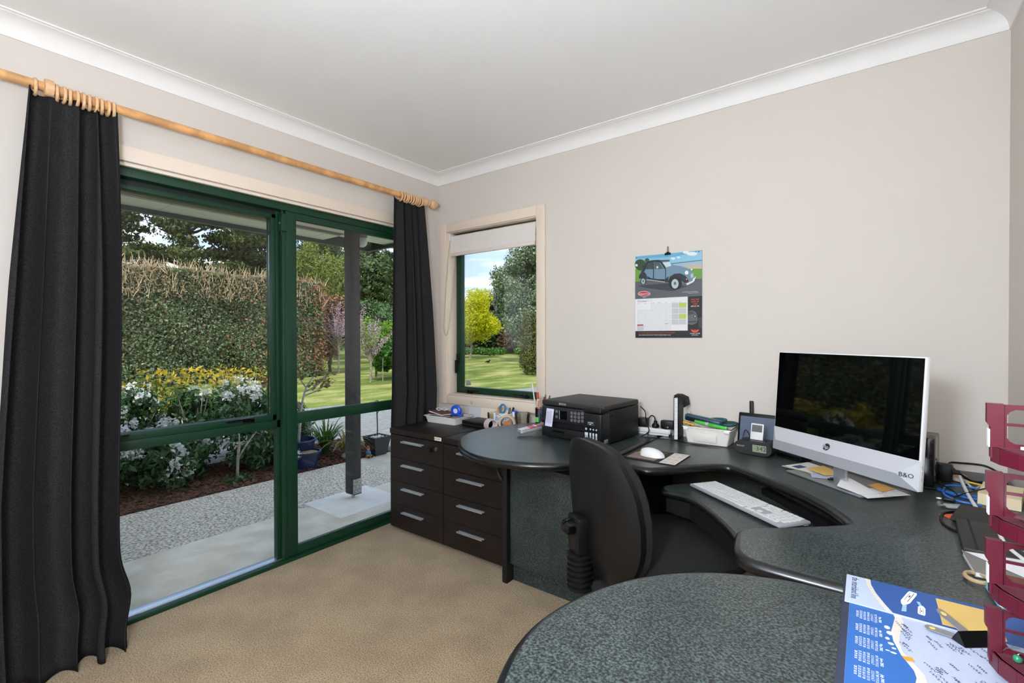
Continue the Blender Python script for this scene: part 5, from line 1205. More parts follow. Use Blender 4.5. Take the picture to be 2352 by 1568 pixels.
krow(.0465,x0,[1]*14+[-.2]+[1]*3+[-.2]+[1]*4)
krow(.0285,x0,[1]*13+[1.6]+[-.15]+[1]*3+[-.0]+[1]*4)
krow(.0105,x0,[1.5]+[1]*12+[1.1]+[-.15]+[1]*3+[1]*4)
krow(-.0075,x0,[1.75]+[1]*11+[1.85]+[-3.15]+[1]*4)
krow(-.0255,x0,[1.25]+[1]*11+[2.35]+[-1.15,1,-1.0]+[1]*4)
krow(-.0435,x0,[1.2]*3+[5.4]+[1.2]*4+[-.3]+[1]*3+[2,1,1])
MB().cyl((-KL-.002,0,.009),(-KL,0,.009),.003).build('status_dot', M_silver, kb)
# ------------------------------------------------------------------ all-in-one computer
mo = thing('desktop_monitor','large white all-in-one computer with a black screen on the corner desk','monitor',(2.427,-.5215,T+.001),R(-41))
MW = .274; z0, z1 = .066, .447
tilt = R(-4)
H_ = z1-z0
hg = MB().bbox(-MW,MW,0,.016,0,H_,.0035).build('display_unit', M_white, mo, loc=(0,0,z0), rot=(tilt,0,0))
MB().bbox(-.17,.17,.0155,.050,.07,.30,.015).build('rear_housing', M_silver, hg)
MB().box(-MW+.005,MW-.005,-.0016,.0002,.088,H_-.004).build('screen', rgbm('screen_glass',(4,4,5),.03,spec=.6), hg, sm=None)
V = [(-MW,-.001,0),(MW,-.001,0),(MW,-.001,.086),(-MW,-.001,.086),(-MW+.034,-.022,.040),(MW-.050,-.022,.040)]
MB().add(V,[(3,2,5,4),(0,4,5,1),(0,3,4),(1,5,2),(0,1,2,3)]).build('chin', rgbm('chin_silver',(190,192,198),.42,metal=.15), hg, sm=None)
lg_ = MB().lathe([(.0125,-.0006),(.0125,0)],28,(0,0,0),'y').build('logo_disc', M_dk, hg); lg_.location = (-.020,-.0138,.061); lg_.rotation_euler = (R(-24),0,0)
text('hp',.020,M_silver,hg,(-.020,-.0150,.0613),(R(66),R(8),0))
text('B&O',.018,M_dk,hg,(MW-.027,-.0142,.040),(R(90),0,R(22)))
for k in range(3): MB().box(MW-.0005,MW+.0006,.004,.010,.030+.016*k,.042+.016*k).build('port', M_mgrey, hg, sm=None)
MB().bbox(-.030,.018,.028,.040,.004,.20,.003).build('neck', M_alu, mo)
MB().bbox(-.178,.120,-.026,.165,0,.006,.002).build('base_plate', rgbm('base_alu',(150,152,156),.35,metal=.6), mo)
# papers under it
def sheet(name,label,cat,pts,z_,m,th=.0007,lift=None):
    n = len(pts); cx = sum(p[0] for p in pts)/n; cy = sum(p[1] for p in pts)/n
    zz = lift or [0]*n
    V = [(p[0]-cx,p[1]-cy,q) for p,q in zip(pts,zz)]+[(p[0]-cx,p[1]-cy,q+th) for p,q in zip(pts,zz)]
    o = MB().add(V,[tuple(range(n))[::-1],tuple(range(n,2*n))]+[(i,(i+1)%n,n+(i+1)%n,n+i) for i in range(n)]).build(name,m,sm=None); o.location=(cx,cy,z_); return tag(o,label,cat)
M_stk = rgbm('sticky_yellow',(226,188,104),.8); M_stko = rgbm('sticky_orange',(216,160,84),.8)
Bz = T+.0075
ev = sheet('envelope','white printed envelope poking out left of the monitor base','envelope',[(2.255,-.372),(2.330,-.248),(2.442,-.352),(2.350,-.420)],Bz,M_paper)
flat([(-.06,-.01),(-.035,.03),(-.01,.01),(-.035,-.03)],rgbm('env_navy',(50,70,110),.7),ev,.0008,'printed_box')
flat([(-.088,-.02),(-.083,-.012),(.004,-.070),(.003,-.076)],rgbm('env_green',(150,180,90),.7),ev,.0008,'green_stripe')
sheet('photo_card','small printed card under the sticky note on the monitor base','card',[(2.352,-.425),(2.440,-.400),(2.430,-.462),(2.362,-.482)],Bz+.0012,rgbm('card_mix',(176,184,206),.6))
sheet('sticky_note','curled yellow sticky note left of the monitor neck','sticky note',[(2.338,-.402),(2.385,-.300),(2.445,-.378),(2.398,-.440)],Bz+.0022,M_stk,lift=[.010,.004,0,.002])
s1_ = sheet('note_paper','white handwritten note right of the monitor neck','paper',[(2.438,-.566),(2.452,-.445),(2.545,-.560),(2.498,-.606)],Bz+.0012,M_paper,lift=[.006,.016,0,0])
s2_ = sheet('note_paper','white sheet with writing under the right end of the monitor','paper',[(2.470,-.545),(2.582,-.462),(2.626,-.515),(2.519,-.632)],Bz,M_paper)
sheet('sticky_note','orange-yellow sticky note under the right end of the monitor','sticky note',[(2.520,-.498),(2.548,-.435),(2.590,-.475),(2.557,-.536)],Bz+.0014,M_stko,lift=[.006,.003,.001,.001])
def scrib(root,n,x0,x1,y0,y1,z_,ang,m,size=.004,name='handwriting'):
    mb = MB()
    for k in range(n):
        x,y = rng.uniform(x0,x1),rng.uniform(y0,y1); a_ = ang+rng.normal(0,.1); pts=[]; l_=rng.uniform(.012,.03)
        for i in range(14):
            t=i/13; u_=t*l_; v_=size*math.sin(i*2.4+k)*rng.uniform(.4,1)
            pts.append((x+u_*math.cos(a_)-v_*math.sin(a_), y+u_*math.sin(a_)+v_*math.cos(a_), z_))
        for p,q in zip(pts[:-1],pts[1:]):
            d_=Vector((q[0]-p[0],q[1]-p[1],0)); 
            if d_.length<1e-6: continue
            nn=Vector((-d_.y,d_.x,0)).normalized()*.00035
            mb.add([(p[0]+nn.x,p[1]+nn.y,z_),(p[0]-nn.x,p[1]-nn.y,z_),(q[0]-nn.x,q[1]-nn.y,z_),(q[0]+nn.x,q[1]+nn.y,z_)],[(0,1,2,3)])
    return mb.build(name,m,root,sm=None)
scrib(s2_,8,-.05,.03,-.04,.03,.0009,.7,M_ink); 
us = thing('usb_stick','black usb stick lying on the monitor base','usb stick',(2.428,-.470,Bz+.001),R(50)); MB().bbox(-.018,.018,-.006,.006,0,.009,.003).build('body',M_gloss,us); MB().bbox(-.028,-.018,-.004,.004,.002,.007,.001).build('connector',M_black,us)
bp_ = thing('card_reader','low black box behind the left end of the monitor','box',(2.275,-.185,T+.001),R(-35)); MB().bbox(-.06,.06,-.03,.03,0,.022,.004).build('housing',M_black,bp_); MB().box(-.05,.05,-.0306,-.0301,.008,.014).build('slot',M_gloss,bp_,sm=None)
# ------------------------------------------------------------------ behind the monitor
tw_ = thing('router_box','tall glossy black box standing behind the right end of the monitor','router',(2.680,-.300,T+.001),R(-10)); MB().bbox(-.026,.026,-.070,.070,.006,.168,.005).build('housing',M_gloss,tw_); MB().bbox(-.032,.032,-.075,.075,0,.0065,.002).build('stand',M_black,tw_)
pa = thing('power_adapter','small black power adapter beside the tall black box','adapter',(2.735,-.215,T+.001),R(-10)); MB().bbox(-.022,.020,-.022,.022,0,.058,.006).build('housing',M_black,pa); MB().lathe([(.009,.020),(.007,.038)],10,(0,0,.034),'x').build('strain_relief',M_blackm,pa)
Z_=T+.004
cable('power_lead','thick black lead from the power adapter looping along the wall',[(2.772,-.225,.752),(2.79,-.215,.738),(2.815,-.190,Z_),(2.86,-.165,Z_),(2.90,-.150,Z_)],.0036,M_black)
cable('power_lead','thick black lead arching up against the wall in the corner',[(2.80,-.16,Z_),(2.775,-.10,.735),(2.765,-.035,.748),(2.80,-.02,.750),(2.86,-.02,.750),(2.895,-.05,.735),(2.905,-.10,Z_)],.0036,M_black)
M_bcab = rgbm('cable_blue',(40,110,190),.4)
cable('network_cable','blue network cable looped behind the monitor',[(2.655,-.285,.735),(2.678,-.335,Z_),(2.71,-.385,Z_),(2.755,-.425,Z_),(2.79,-.43,Z_)],.0032,M_bcab)
cable('network_cable','blue network cable forming the outer loop near the cork coaster',[(2.785,-.185,Z_+.002),(2.74,-.190,Z_),(2.705,-.235,Z_),(2.693,-.300,Z_),(2.712,-.370,Z_),(2.76,-.400,Z_),(2.80,-.40,Z_)],.0032,M_bcab)
cable('network_cable','blue network cable forming the inner loop',[(2.80,-.31,Z_+.006),(2.755,-.312,Z_+.006),(2.728,-.33,Z_+.006),(2.715,-.39,Z_+.006),(2.712,-.45,Z_+.005),(2.74,-.485,Z_),(2.79,-.49,Z_)],.0032,M_bcab)
cable('network_cable','yellow network cable running towards the cream box',[(2.785,-.222,Z_+.004),(2.82,-.235,Z_+.002),(2.85,-.262,Z_),(2.88,-.272,Z_)],.0034,rgbm('cable_yellow',(226,178,60),.45))
cp1 = thing('cable_connector','clear network plug joining the white and yellow cables','connector',(2.775,-.215,Z_-.002),R(-45)); MB().bbox(-.022,.022,-.007,.007,0,.011,.002).build('plug',rgbm('plug_clear',(206,202,192),.3),cp1); MB().bbox(.0,.018,-.003,.003,.0115,.013,.0005,1).build('clip',rgbm('plug_clear',(206,202,192),.3),cp1)
cable('white_cable','thick white cable crossing over the blue cables',[(2.770,-.245,.748),(2.766,-.28,.752),(2.765,-.36,.746),(2.766,-.46,.737),(2.770,-.555,.729)],.0048,M_white)
cable('white_cable','white cable running from the network plug',[(2.79,-.235,Z_),(2.80,-.29,Z_),(2.815,-.33,.748),(2.83,-.36,.755)],.0034,rgbm('cable_offwhite',(214,210,202),.5))
cable('white_cable','white cable hanging beside the letter trays',[(2.815,-.69,.742),(2.790,-.74,.748),(2.775,-.82,.747),(2.775,-.90,.743),(2.79,-.98,.743)],.0045,M_white)
ck = MB().lathe([(.045,0),(.048,.001),(.048,.005),(.046,.006)],28).build('cork_coaster',rgbm('cork',(150,104,66),.9,rgb2=(176,130,88),vscale=60)); ck.location=(2.755,-.125,T+.001); tag(ck,'round cork coaster near the wall behind the cables','coaster')
bxx = thing('small_carton','cream carton with a blue and white side beside the letter trays','carton',(2.845,-.395,T+.001),R(-12)); MB().box(-.045,.045,-.085,.085,0,.033).build('box',rgbm('carton_cream',(226,208,172),.7),bxx,sm=None)
MB().box(-.0456,-.0451,-.085,.085,.012,.026).build('blue_band',rgbm('carton_band',(60,96,170),.6),bxx,sm=None); MB().box(-.0455,-.04505,-.085,.085,.0,.012).build('white_band',M_wht,bxx,sm=None)
text('1 7',.012,M_dk,bxx,(-.0459,-.06,.007),(R(90),0,R(-90)))
ud_ = thing('usb_adapter','grey oval usb dongle with a cable in front of the black folders','dongle',(2.728,-.558,T+.001),R(20)); MB().bbox(-.030,.034,-.013,.013,0,.010,.005,3).build('body',rgbm('dongle_grey',(150,152,150),.4),ud_); MB().bbox(-.046,-.030,-.0055,.0055,.003,.0075,.001).build('connector',M_steel,ud_)
us2 = thing('audio_plug','small black plug with a metal tip lying by the usb dongle','plug',(2.706,-.490,T+.001),R(-8)); MB().bbox(-.004,.026,-.006,.006,0,.009,.003).build('body',M_black,us2); MB().bbox(-.018,-.004,-.0045,.0045,.002,.0065,.001).build('connector',M_steel,us2)
cable('black_cable','black cable looping out from under the black folders',[(2.745,-.60,Z_-.001),(2.708,-.613,Z_-.001),(2.686,-.66,Z_-.001),(2.680,-.73,Z_-.001),(2.70,-.785,Z_-.001),(2.74,-.80,Z_-.001)],.0034,M_black)
cable('black_cable','thin black cable curling over the blue cables',[(2.66,-.30,.735),(2.71,-.355,.738),(2.74,-.44,.735),(2.73,-.48,.733),(2.76,-.44,.740),(2.81,-.44,.765),(2.83,-.48,.768)],.0020,M_black)
sheet('orange_leaflet','orange leaflet under the black folder','leaflet',[(2.679,-.652),(2.715,-.625),(2.770,-.66),(2.720,-.700)],T+.001,rgbm('leaflet_orange',(206,88,44),.7))
# folders, notebooks and books along the right wall
fd = thing('black_folder','black cardboard folder lying at the back of the pile','folder',(2.808,-.660,T+.0075),R(-14)); MB().bbox(-.095,.085,-.075,.085,0,.008,.001,1).build('cover',rgbm('folder_black',(34,33,32),.6),fd); MB().add([(-.093,-.07,.0085),(.083,.0,.0085),(.083,.083,.0085),(-.05,.083,.0085)],[(0,1,2,3)]).build('flap',rgbm('folder_flap',(28,27,26),.6),fd)
fd2 = thing('black_folder','large black presentation folder on top of the pile','folder',(2.795,-.842,T+.012),R(-3)); MB().bbox(-.095,.105,-.125,.110,0,.010,.002).build('cover',rgbm('folder_black',(34,33,32),.6),fd2)
MB().bbox(-.073,-.069,-.123,.108,.0101,.0112,.0005,1).build('hinge_crease',M_blackm,fd2); text('NOT\nLIST',.014,M_silver,fd2,(.02,-.06,.0102),(0,0,R(176)),ext=.0001); text('NOIR',.012,M_silver,fd2,(.07,-.06,.0102),(0,0,R(176)),ext=.0001)
MB().box(-.094,.104,-.124,.109,-.011,-.001).build('loose_leaves',M_black,fd2,sm=None)
nbk = notebook('grey_notebook','grey notebook with ruled pages folded open under the black folder',(2.800,-1.010,T+.001),R(3),.105,.060,.012,rgbm('cover_grey',(120,116,112),.6),M_paper)
MB().add([(-.105,.058,.0126),(.10,.06,.030),(.10,-.045,.022),(-.02,-.054,.0130)],[(0,1,2,3)]).build('turned_page',M_paper,nbk,sm=None)
for k in range(9): MB().add([(-.07+.012*k,.050-.008*k,.0150+.0008*k),(.095,.050-.010*k,.0292-.0006*k),(.095,.049-.010*k,.0292-.0006*k),(-.07+.012*k,.049-.008*k,.0150+.0008*k)],[(0,1,2,3)]).build('ruled_line',M_mgrey,nbk,sm=None)
bk1 = notebook('cyan_book','slim cyan book under the brown book','book' and (2.800,-1.155,T+.001),R(4),.090,.045,.009,rgbm('book_cyan',(70,170,190),.5),M_paper); bk1['category']='book'; bk1['label']='slim cyan book near the letter trays under the brown book'
bk2 = notebook('brown_book','brown hardback book edge beside the letter trays',(2.812,-1.150,T+.012),R(-6),.095,.050,.014,rgbm('book_brown',(110,58,44),.5),rgbm('pages_old',(214,200,184),.8)); bk2['category']='book'
ls = MB().tube([(.019*math.cos(a_),.024*math.sin(a_),.0) for a_ in np.linspace(0,2*pi,22,endpoint=False)],.004,6,closed=True).build('rubber_band',rgbm('band_tan',(176,150,112),.6),sm=60); ls.location=(2.700,-1.092,T+.0075); ls.rotation_euler=(R(0),R(0),0); tag(ls,'tan elastic loop sticking out from the book pile','band')

# ------------------------------------------------------------------ desk pad calendar
dp_ = thing('desk_pad','blue and white tear-off desk pad calendar covered in handwriting','desk pad',(0,0,T+.001))
M_navy = rgbm('pad_navy',(44,50,70),.6); M_pblue = rgbm('pad_blue',(42,98,168),.6); M_pblue2 = rgbm('pad_photo_blue',(44,84,150),.5); M_pale = rgbm('pad_pale',(182,194,212),.6); M_cr = rgbm('pad_cream',(212,206,196),.6); M_sheet = rgbm('pad_sheet',(178,186,208),.7)
PXR = 2.905
MB().bbox(2.480,PXR,-1.80,-1.250,0,.003,.001,1).build('backing_board',M_navy,dp_)
sh = MB().box(2.4915,PXR-.004,-1.795,-1.30,.0031,.0046).build('sheet',M_sheet,dp_,sm=None)
swv = [(2.5552,-1.30),(2.5552,-1.3566),(2.5572,-1.3714),(2.5544,-1.3944),(2.5507,-1.4223),(2.5524,-1.454),(2.5608,-1.4914),(2.5684,-1.5101),(2.5742,-1.5251),(2.576,-1.5423),(2.5739,-1.5559),(2.565,-1.60),(2.555,-1.68),(2.560,-1.795)]
wwv = [(2.5655,-1.30),(2.5655,-1.3598),(2.5694,-1.3729),(2.5676,-1.3997),(2.5617,-1.4285),(2.5602,-1.4528),(2.5631,-1.4792),(2.5701,-1.4948),(2.5791,-1.5118),(2.5861,-1.5273),(2.5875,-1.5458),(2.58,-1.60),(2.57,-1.68),(2.575,-1.795)]
flat([(2.4915,-1.30)]+wwv+[(2.4915,-1.795)][::1],M_cr,sh,.0047,'cream_wave'); flat([(2.4916,-1.30)]+swv+[(2.4916,-1.795)],M_pblue,sh,.0050,'blue_wave')
MB().box(2.484,PXR-.002,-1.360,-1.238,.0048,.0075).build('header_card',M_pale,dp_,sm=None)
hd_ = dp_.children[-1]
hw1 = [(2.5144,-1.2385),(2.5174,-1.2666),(2.5252,-1.3004),(2.5377,-1.337),(2.546,-1.3598)]; hw2 = [(2.5232,-1.2385),(2.5243,-1.2615),(2.5318,-1.2955),(2.5441,-1.3322),(2.5552,-1.3598)]
flat(hw1+[(PXR-.003,-1.3598),(PXR-.003,-1.2385)],M_cr,hd_,.0076,'cream_wave'); flat(hw2+[(PXR-.003,-1.3598),(PXR-.003,-1.2385)],M_pblue2,hd_,.0079,'sea_photo')
def ferry(stern, bow, w_):
    a_ = Vector(stern); b_ = Vector(bow); d_ = (b_-a_).normalized(); n_ = Vector((-d_.y,d_.x)); L_ = (b_-a_).length
    def q(t,u): p = a_+d_*(L_*t)+n_*(w_*u); return (p.x,p.y)
    flat([q(0,-.8),q(.1,-1),q(.75,-1),q(.92,-.55),q(1,0),q(.92,.55),q(.75,1),q(.1,1),q(0,.8)],M_wht,hd_,.0082,'ferry')
    flat([q(.08,.3),q(.72,.3),q(.72,.42),q(.08,.42)],M_ink,hd_,.0085,'deck_line'); flat([q(.12,-.5),q(.66,-.5),q(.66,-.36),q(.12,-.36)],rgbm('deck_grey',(150,160,176),.6),hd_,.0085,'deck_line')
    flat([q(.30,-.15),q(.42,-.15),q(.42,.12),q(.30,.12)],M_ink,hd_,.0087,'funnel')
    flat([q(1.0,0),q(.93,.7),q(1.30,1.5),q(1.36,.6)],rgbm('wake_pale',(150,190,226),.6),hd_,.0081,'wake')
ferry((2.5895,-1.250),(2.5705,-1.318),.0068); ferry((2.5955,-1.338),(2.5985,-1.300),.0052)
text('the interisland line',.017,rgbm('pad_text_navy',(50,62,110),.6),hd_,(2.4985,-1.2955,.0078),(0,0,R(-90)),ext=.0001,fit=.096)
for mth,y_ in (('Mar 2002',-1.3947),('Apr 2002',-1.443),('May 2002',-1.4871),('June 2002',-1.5315),('July 2002',-1.5745)):
    text(mth,.0055,M_wht,sh,(2.5362,y_,.0053),(0,0,R(-90)),ext=.00005)
    for i,row in enumerate(('M T W T F S S','1 2 3 4 5 6 7','8 9 10 11 12 13','14 15 16 17 18','21 22 23 24 25','28 29 30 31')):
        text(row,.0052,M_wht,sh,(2.5300-.0052*i,y_,.0053),(0,0,R(-90)),ext=.00005,sx=.95)
for p in ((2.5455,-1.415,.004,.011),(2.549,-1.432,.005,.012),(2.545,-1.452,.003,.008),(2.549,-1.466,.004,.007),(2.5525,-1.478,.003,.005),(2.5515,-1.492,.004,.005),(2.5445,-1.490,.003,.003)): flat(arc(p[0],p[1],p[2],0,330,10,p[3]*.5),M_wht,sh,.0053,'white_blot')
flat([(2.5611,-1.4932),(2.5746,-1.4893),(2.5766,-1.499),(2.5654,-1.5034)],rgbm('pad_orange',(228,150,50),.7),sh,.0053,'orange_flag')
scrib(sh,90,2.585,2.76,-1.64,-1.37,.00535,R(-62),rgbm('biro',(70,76,110),.7),.0032)
scrib(sh,8,2.558,2.57,-1.46,-1.38,.00535,R(-62),rgbm('biro',(70,76,110),.7),.0035)
sn = MB().box(2.6215,2.700,-1.355,-1.254,.0088,.0096).build('sticky_note_pad',rgbm('note_yellow',(214,180,104),.8),None,sm=None); sn.location=(0,0,T+.001); tag(sn,'square yellow sticky note stuck on the desk pad header','sticky note')
bc_ = thing('binder_clip','large black binder clip lying on the desk pad beside the sticky note','binder clip',(2.655,-1.385,T+.0065),R(38))
pr_ = [(-.002,0),(.0,.001),(.024,.011),(.025,.004),(.024,-.006),(.0,-.001)]
cb = MB().add([(-.024,-.012,.0005),(.024,-.012,.0005),(.024,.012,.0005),(-.024,.012,.0005),(-.024,.0,.020),(.024,.0,.020)],[(3,2,1,0),(0,1,5,4),(2,3,4,5),(0,4,3),(1,2,5)]); cb.build('clamp',M_gloss,bc_)
def clip_handle(rot, loc):
    def rr(w_,l0,l1,n): return [(-w_,l0),(w_,l0)]+arc(0,l1-w_,w_,0,180,n)
    o = MB().prism(rr(.0085,.0,.046,8),0,.0012).build('handle',M_steel,bc_); o.location = loc; o.rotation_euler = rot
    h = MB().cyl((0,.036,.0011),(0,.036,.0016),.0042,n=12).build('handle_hole',M_stk,o)
clip_handle((R(24),0,R(20)),(-.004,.004,.012)); clip_handle((R(2),0,R(46)),(-.010,.008,.002))

# ------------------------------------------------------------------ stacked letter trays
M_burg = rgbm('burgundy_plastic',(88,17,36),.38); M_clear = glassmat('clear_riser',(.72,.76,.88),1.5,.05)
rk = thing('letter_tray_rack','four-tier burgundy plastic letter tray rack at the right edge of the desk','letter trays',(2.663,-1.455,T+.0065))
RX, RY = .235, -.33
def tier(zf):
    fl_ = [(.003,0),(RX,0),(RX,RY),(.003,RY)]+[(.003+.090*math.sin(pi*k/14)**1.8, RY+(-RY)*k/14) for k in range(1,14)]
    t_ = MB().prism(fl_,.0,.004).build('tray', rgbm('dusty_burgundy',(100,62,66),.8,rgb2=(92,28,44),vscale=16), rk, sm=None, loc=(0,0,zf))
    lip = [(.003+.090*math.sin(pi*k/14)**1.8, RY+(-RY)*k/14) for k in range(15)]
    mb = MB()
    for (x0_,y0_),(x1_,y1_) in zip(lip[:-1],lip[1:]):
        d_ = Vector((x1_-x0_,y1_-y0_,0)).normalized(); n_ = Vector((-d_.y,d_.x,0))*.0025
        mb.add([(x0_+n_.x,y0_+n_.y,-.018),(x1_+n_.x,y1_+n_.y,-.018),(x1_+n_.x,y1_+n_.y,.004),(x0_+n_.x,y0_+n_.y,.004),(x0_-n_.x,y0_-n_.y,-.018),(x1_-n_.x,y1_-n_.y,-.018),(x1_-n_.x,y1_-n_.y,.004),(x0_-n_.x,y0_-n_.y,.004)],[(0,1,2,3),(7,6,5,4),(3,2,6,7),(0,4,5,1)])
    mb.build('front_lip', M_burg, t_, sm=40)
    for yy in (0,RY):
        # corner post (cranked) and side panel with two openings
        MB().add([(x_,yy+dy_,z_) for dy_ in (-.006,.006) for (x_,z_) in ((.0,-.012),(.014,-.012),(.014,.068),(-.004,.068),(-.004,.040),(.0,.034))],[(0,1,2,3,4,5),(11,10,9,8,7,6)]+[(i,(i+1)%6,6+(i+1)%6,6+i) for i in range(6)]).build('corner_post', M_burg, t_, sm=None)
        sp2 = MB()
        sp2.box(.014,RX,yy-.0025,yy+.0025,.0605,.067).box(.014,RX,yy-.0025,yy+.0025,.004,.010).box(.014,.0175,yy-.0025,yy+.0025,.010,.0605)
        sp2.box(.0175,.046,yy-.0018,yy+.0018,.036,.040)
        for x_ in (.046,.062,.13,.2): sp2.box(x_,x_+.006,yy-.003,yy+.003,.010,.0605)
        for z_ in (.020,.040,.052): sp2.box(.052,RX,yy-.0022,yy+.0022,z_,z_+.006)
        sp2.build('side_panel', M_burg, t_, sm=None)
        ov = MB()
        for cx_ in (.0175,.046): 
            for cz_,sg_ in ((.0605,-1),(.010,1)):
                sx_ = 1 if cx_ < .03 else -1
                ov.prism([(cx_,cz_),(cx_+sx_*.009,cz_),(cx_+sx_*.0035,cz_+sg_*.0035),(cx_,cz_+sg_*.009)],yy-.0018,yy+.0018)
        ov.v = [(x_,z_,y_) for x_,y_,z_ in ov.v]; ov.build('corner_fillet', M_burg, t_, sm=None)
    MB().box(RX-.003,RX,RY,0,.004,.060).build('back_panel', M_burg, t_, sm=None)
    for k in range(4): MB().bbox(.065+.018*k,.069+.018*k,-.12-.012*k,-.04,.0042,.0065,.001,1).build('floor_rib', M_burg, t_)
    return t_
for k in range(4):
    zf = .028+.101*k; tier(zf)
    for x_,y_ in ((.030,-.004),(.20,-.004),(.20,RY+.004)):
        if k: MB().box(x_+.016,x_+.030,y_-.004,y_+.004,zf-.033,zf).build('riser', M_clear, rk, sm=None)
for x_,y_ in ((.02,-.006),(.21,-.006),(.02,RY+.006),(.21,RY+.006)): MB().cyl((x_,y_,0),(x_,y_,.028),.006,n=10).build('foot', M_burg, rk)
for k,zf in enumerate((.331,.230,.129)): MB().box(-.0022,-.0006,-.0065,.0065,zf+.004,zf+.030).build('label_tab', M_wht, rk, sm=None).location=(0,0,0)
ZR = T+.0065
sheet('papers','white papers fanned on the top letter tray','papers',[(2.690,-1.482),(2.712,-1.463),(2.88,-1.48),(2.87,-1.70),(2.755,-1.56)],ZR+.331+.0075,M_paper,.004)
sheet('yellow_paper','bright yellow paper under the white papers on the top tray','paper',[(2.700,-1.466),(2.712,-1.4605),(2.88,-1.462),(2.86,-1.60)],ZR+.331+.0045,rgbm('paper_yellow',(230,214,70),.8),.002)
pbag = MB(); V=[];F=[]
for i in range(9):
    for j in range(9):
        x_,y_=i/8,j/8; V.append((.02+.12*x_+.006*math.sin(5*y_), -.03-.20*y_+.01*math.sin(7*x_), .006+.040*math.sin(pi*min(1,x_*1.1+.05))*math.sin(pi*min(1,y_+.12))**.5+.006*math.sin(9*x_+6*y_)))
for i in range(8):
    for j in range(8): F.append((i*9+j,i*9+j+1,i*9+j+10,i*9+j+9))
o = pbag.add(V,F).build('plastic_bag',glassmat('bag_film',(.82,.82,.85),2.2,.25),sm=None); o.location=(2.663,-1.455,ZR+.230+.002); tag(o,'crumpled clear plastic bag on the second letter tray','plastic bag')
o = MB().cyl((-.06,0,0),(.06,0,0),.004,n=8).build('pen',rgbm('pen_navy',(30,32,48),.4)); o.location=(2.79,-1.51,ZR+.2405); o.rotation_euler=(0,0,R(-20)); tag(o,'dark pen in the second letter tray','pen')
roll('black_tape_roll','black tape roll standing on the third letter tray',(2.742,-1.520,ZR+.1375),R(30),.022,.014,.012,M_blackm,rgbm('core_tan',(190,170,130),.6))
fb = thing('white_bottle','small white plastic bottle lying in the bottom letter tray','bottle',(2.735,-1.515,ZR+.047),R(-35)); MB().lathe([(.010,-.03),(.013,-.026),(.013,.012),(.006,.018),(.006,.024),(.011,.025),(.011,.028)],14,(0,0,0),'x').build('body',rgbm('bottle_white',(214,214,216),.35),fb); MB().lathe([(.0134,-.012),(.0134,.002)],14,(0,0,0),'x').build('label',rgbm('label_navy',(60,70,110),.5),fb)
gp = MB().sphere((0,0,.005),.0055,12).build('green_pin',rgbm('pin_green',(40,130,90),.35),sm=80); gp.location=(2.690,-1.475,ZR+.0325); tag(gp,'green ball-headed pin in the bottom letter tray','pin')
ob = MB().bbox(-.03,.03,-.014,.014,0,.003,.001,1).build('orange_clip',rgbm('clip_rust',(190,100,66),.5)); ob.location=(2.735,-1.565,ZR+.0325); ob.rotation_euler=(0,0,R(-25)); tag(ob,'flat rust-orange clip in the bottom letter tray','clip')
spn = MB().tube([(.004*math.cos(t),.0022*t-.02,.0045+.004*math.sin(t)) for t in np.linspace(0,8*pi,60)],.0006,5).build('small_spring',M_steel,sm=60); spn.location=(2.705,-1.47,ZR+.033); spn.rotation_euler=(0,0,R(60)); tag(spn,'tiny metal spring beside the green pin','spring')

# ------------------------------------------------------------------ wall calendar
wc = thing('wall_calendar','October wall calendar with a vintage car picture clipped to the wall','calendar',(1.6865,-.0015,1.2205),0,(R(90),0,0))
CW, CHh, CM = .173, .4345, .2085
MB().box(-CW,CW,0,CHh,0,.002).build('sheet', M_dk, wc, sm=None)
pc = flat([(-CW,CM),(CW,CM),(CW,CHh),(-CW,CHh)], rgbm('photo_sky',(132,184,206),.5), wc, .0021, 'photograph')
def P(x,y):
    u_=(x-363)/927; top=310-105*u_; bot=872-55*u_
    return (-CW+.346*u_, CM+(bot-y)/(bot-top)*(CHh-CM))
lay = [.0024]
def pf_(pts,c_,name,dz=.00022):
    lay[0]+=dz; return flat([P(*p) for p in pts], rgbm('photo_%d_%d_%d'%c_,c_,.55), pc, lay[0], name, .0001)
def el(cx,cy,rx,ry): return [(cx+rx*math.cos(a_),cy+ry*math.sin(a_)) for a_ in np.linspace(0,2*pi,28,endpoint=False)]
pf_([(363,300),(700,268),(1290,207),(1290,215),(900,300),(363,330)],(96,160,196),'sky_band')
for cx,cy,rx,ry in ((1160,255,70,26),(905,320,30,16),(1080,235,40,20),(980,305,22,12)): pf_(el(cx,cy,rx,ry),(214,226,228),'cloud')
pf_([(880,392),(1290,340),(1290,408),(960,445)],(150,172,188),'sea'); pf_([(880,384),(1290,336),(1290,346),(880,396)],(66,104,116),'far_shore')
pf_([(930,430),(1290,408),(1290,470),(1000,470)],(186,170,140),'sand'); pf_([(363,470),(1290,455),(1290,640),(363,660)],(96,146,50),'grass')
pf_(el(440,410,85,75),(40,66,36),'garden_tree'); pf_(el(540,350,34,30),(52,78,42),'garden_tree'); pf_([(363,400),(400,404),(400,432),(363,432)],(214,214,210),'house')
pf_([(363,640),(480,625),(800,600),(1290,590),(1290,816),(363,870)],(84,86,92),'road'); pf_([(400,690),(820,655),(1100,690),(900,760),(520,720)],(52,53,58),'shadow_patch')
NV=(30,36,52); BG=(104,132,150)
pf_([(420,590),(440,525),(478,430),(530,375),(600,348),(700,340),(860,345),(892,405),(1000,420),(1110,450),(1168,500),(1196,560),(1188,630),(1130,668),(1050,650),(800,645),(540,612)],BG,'car_body')
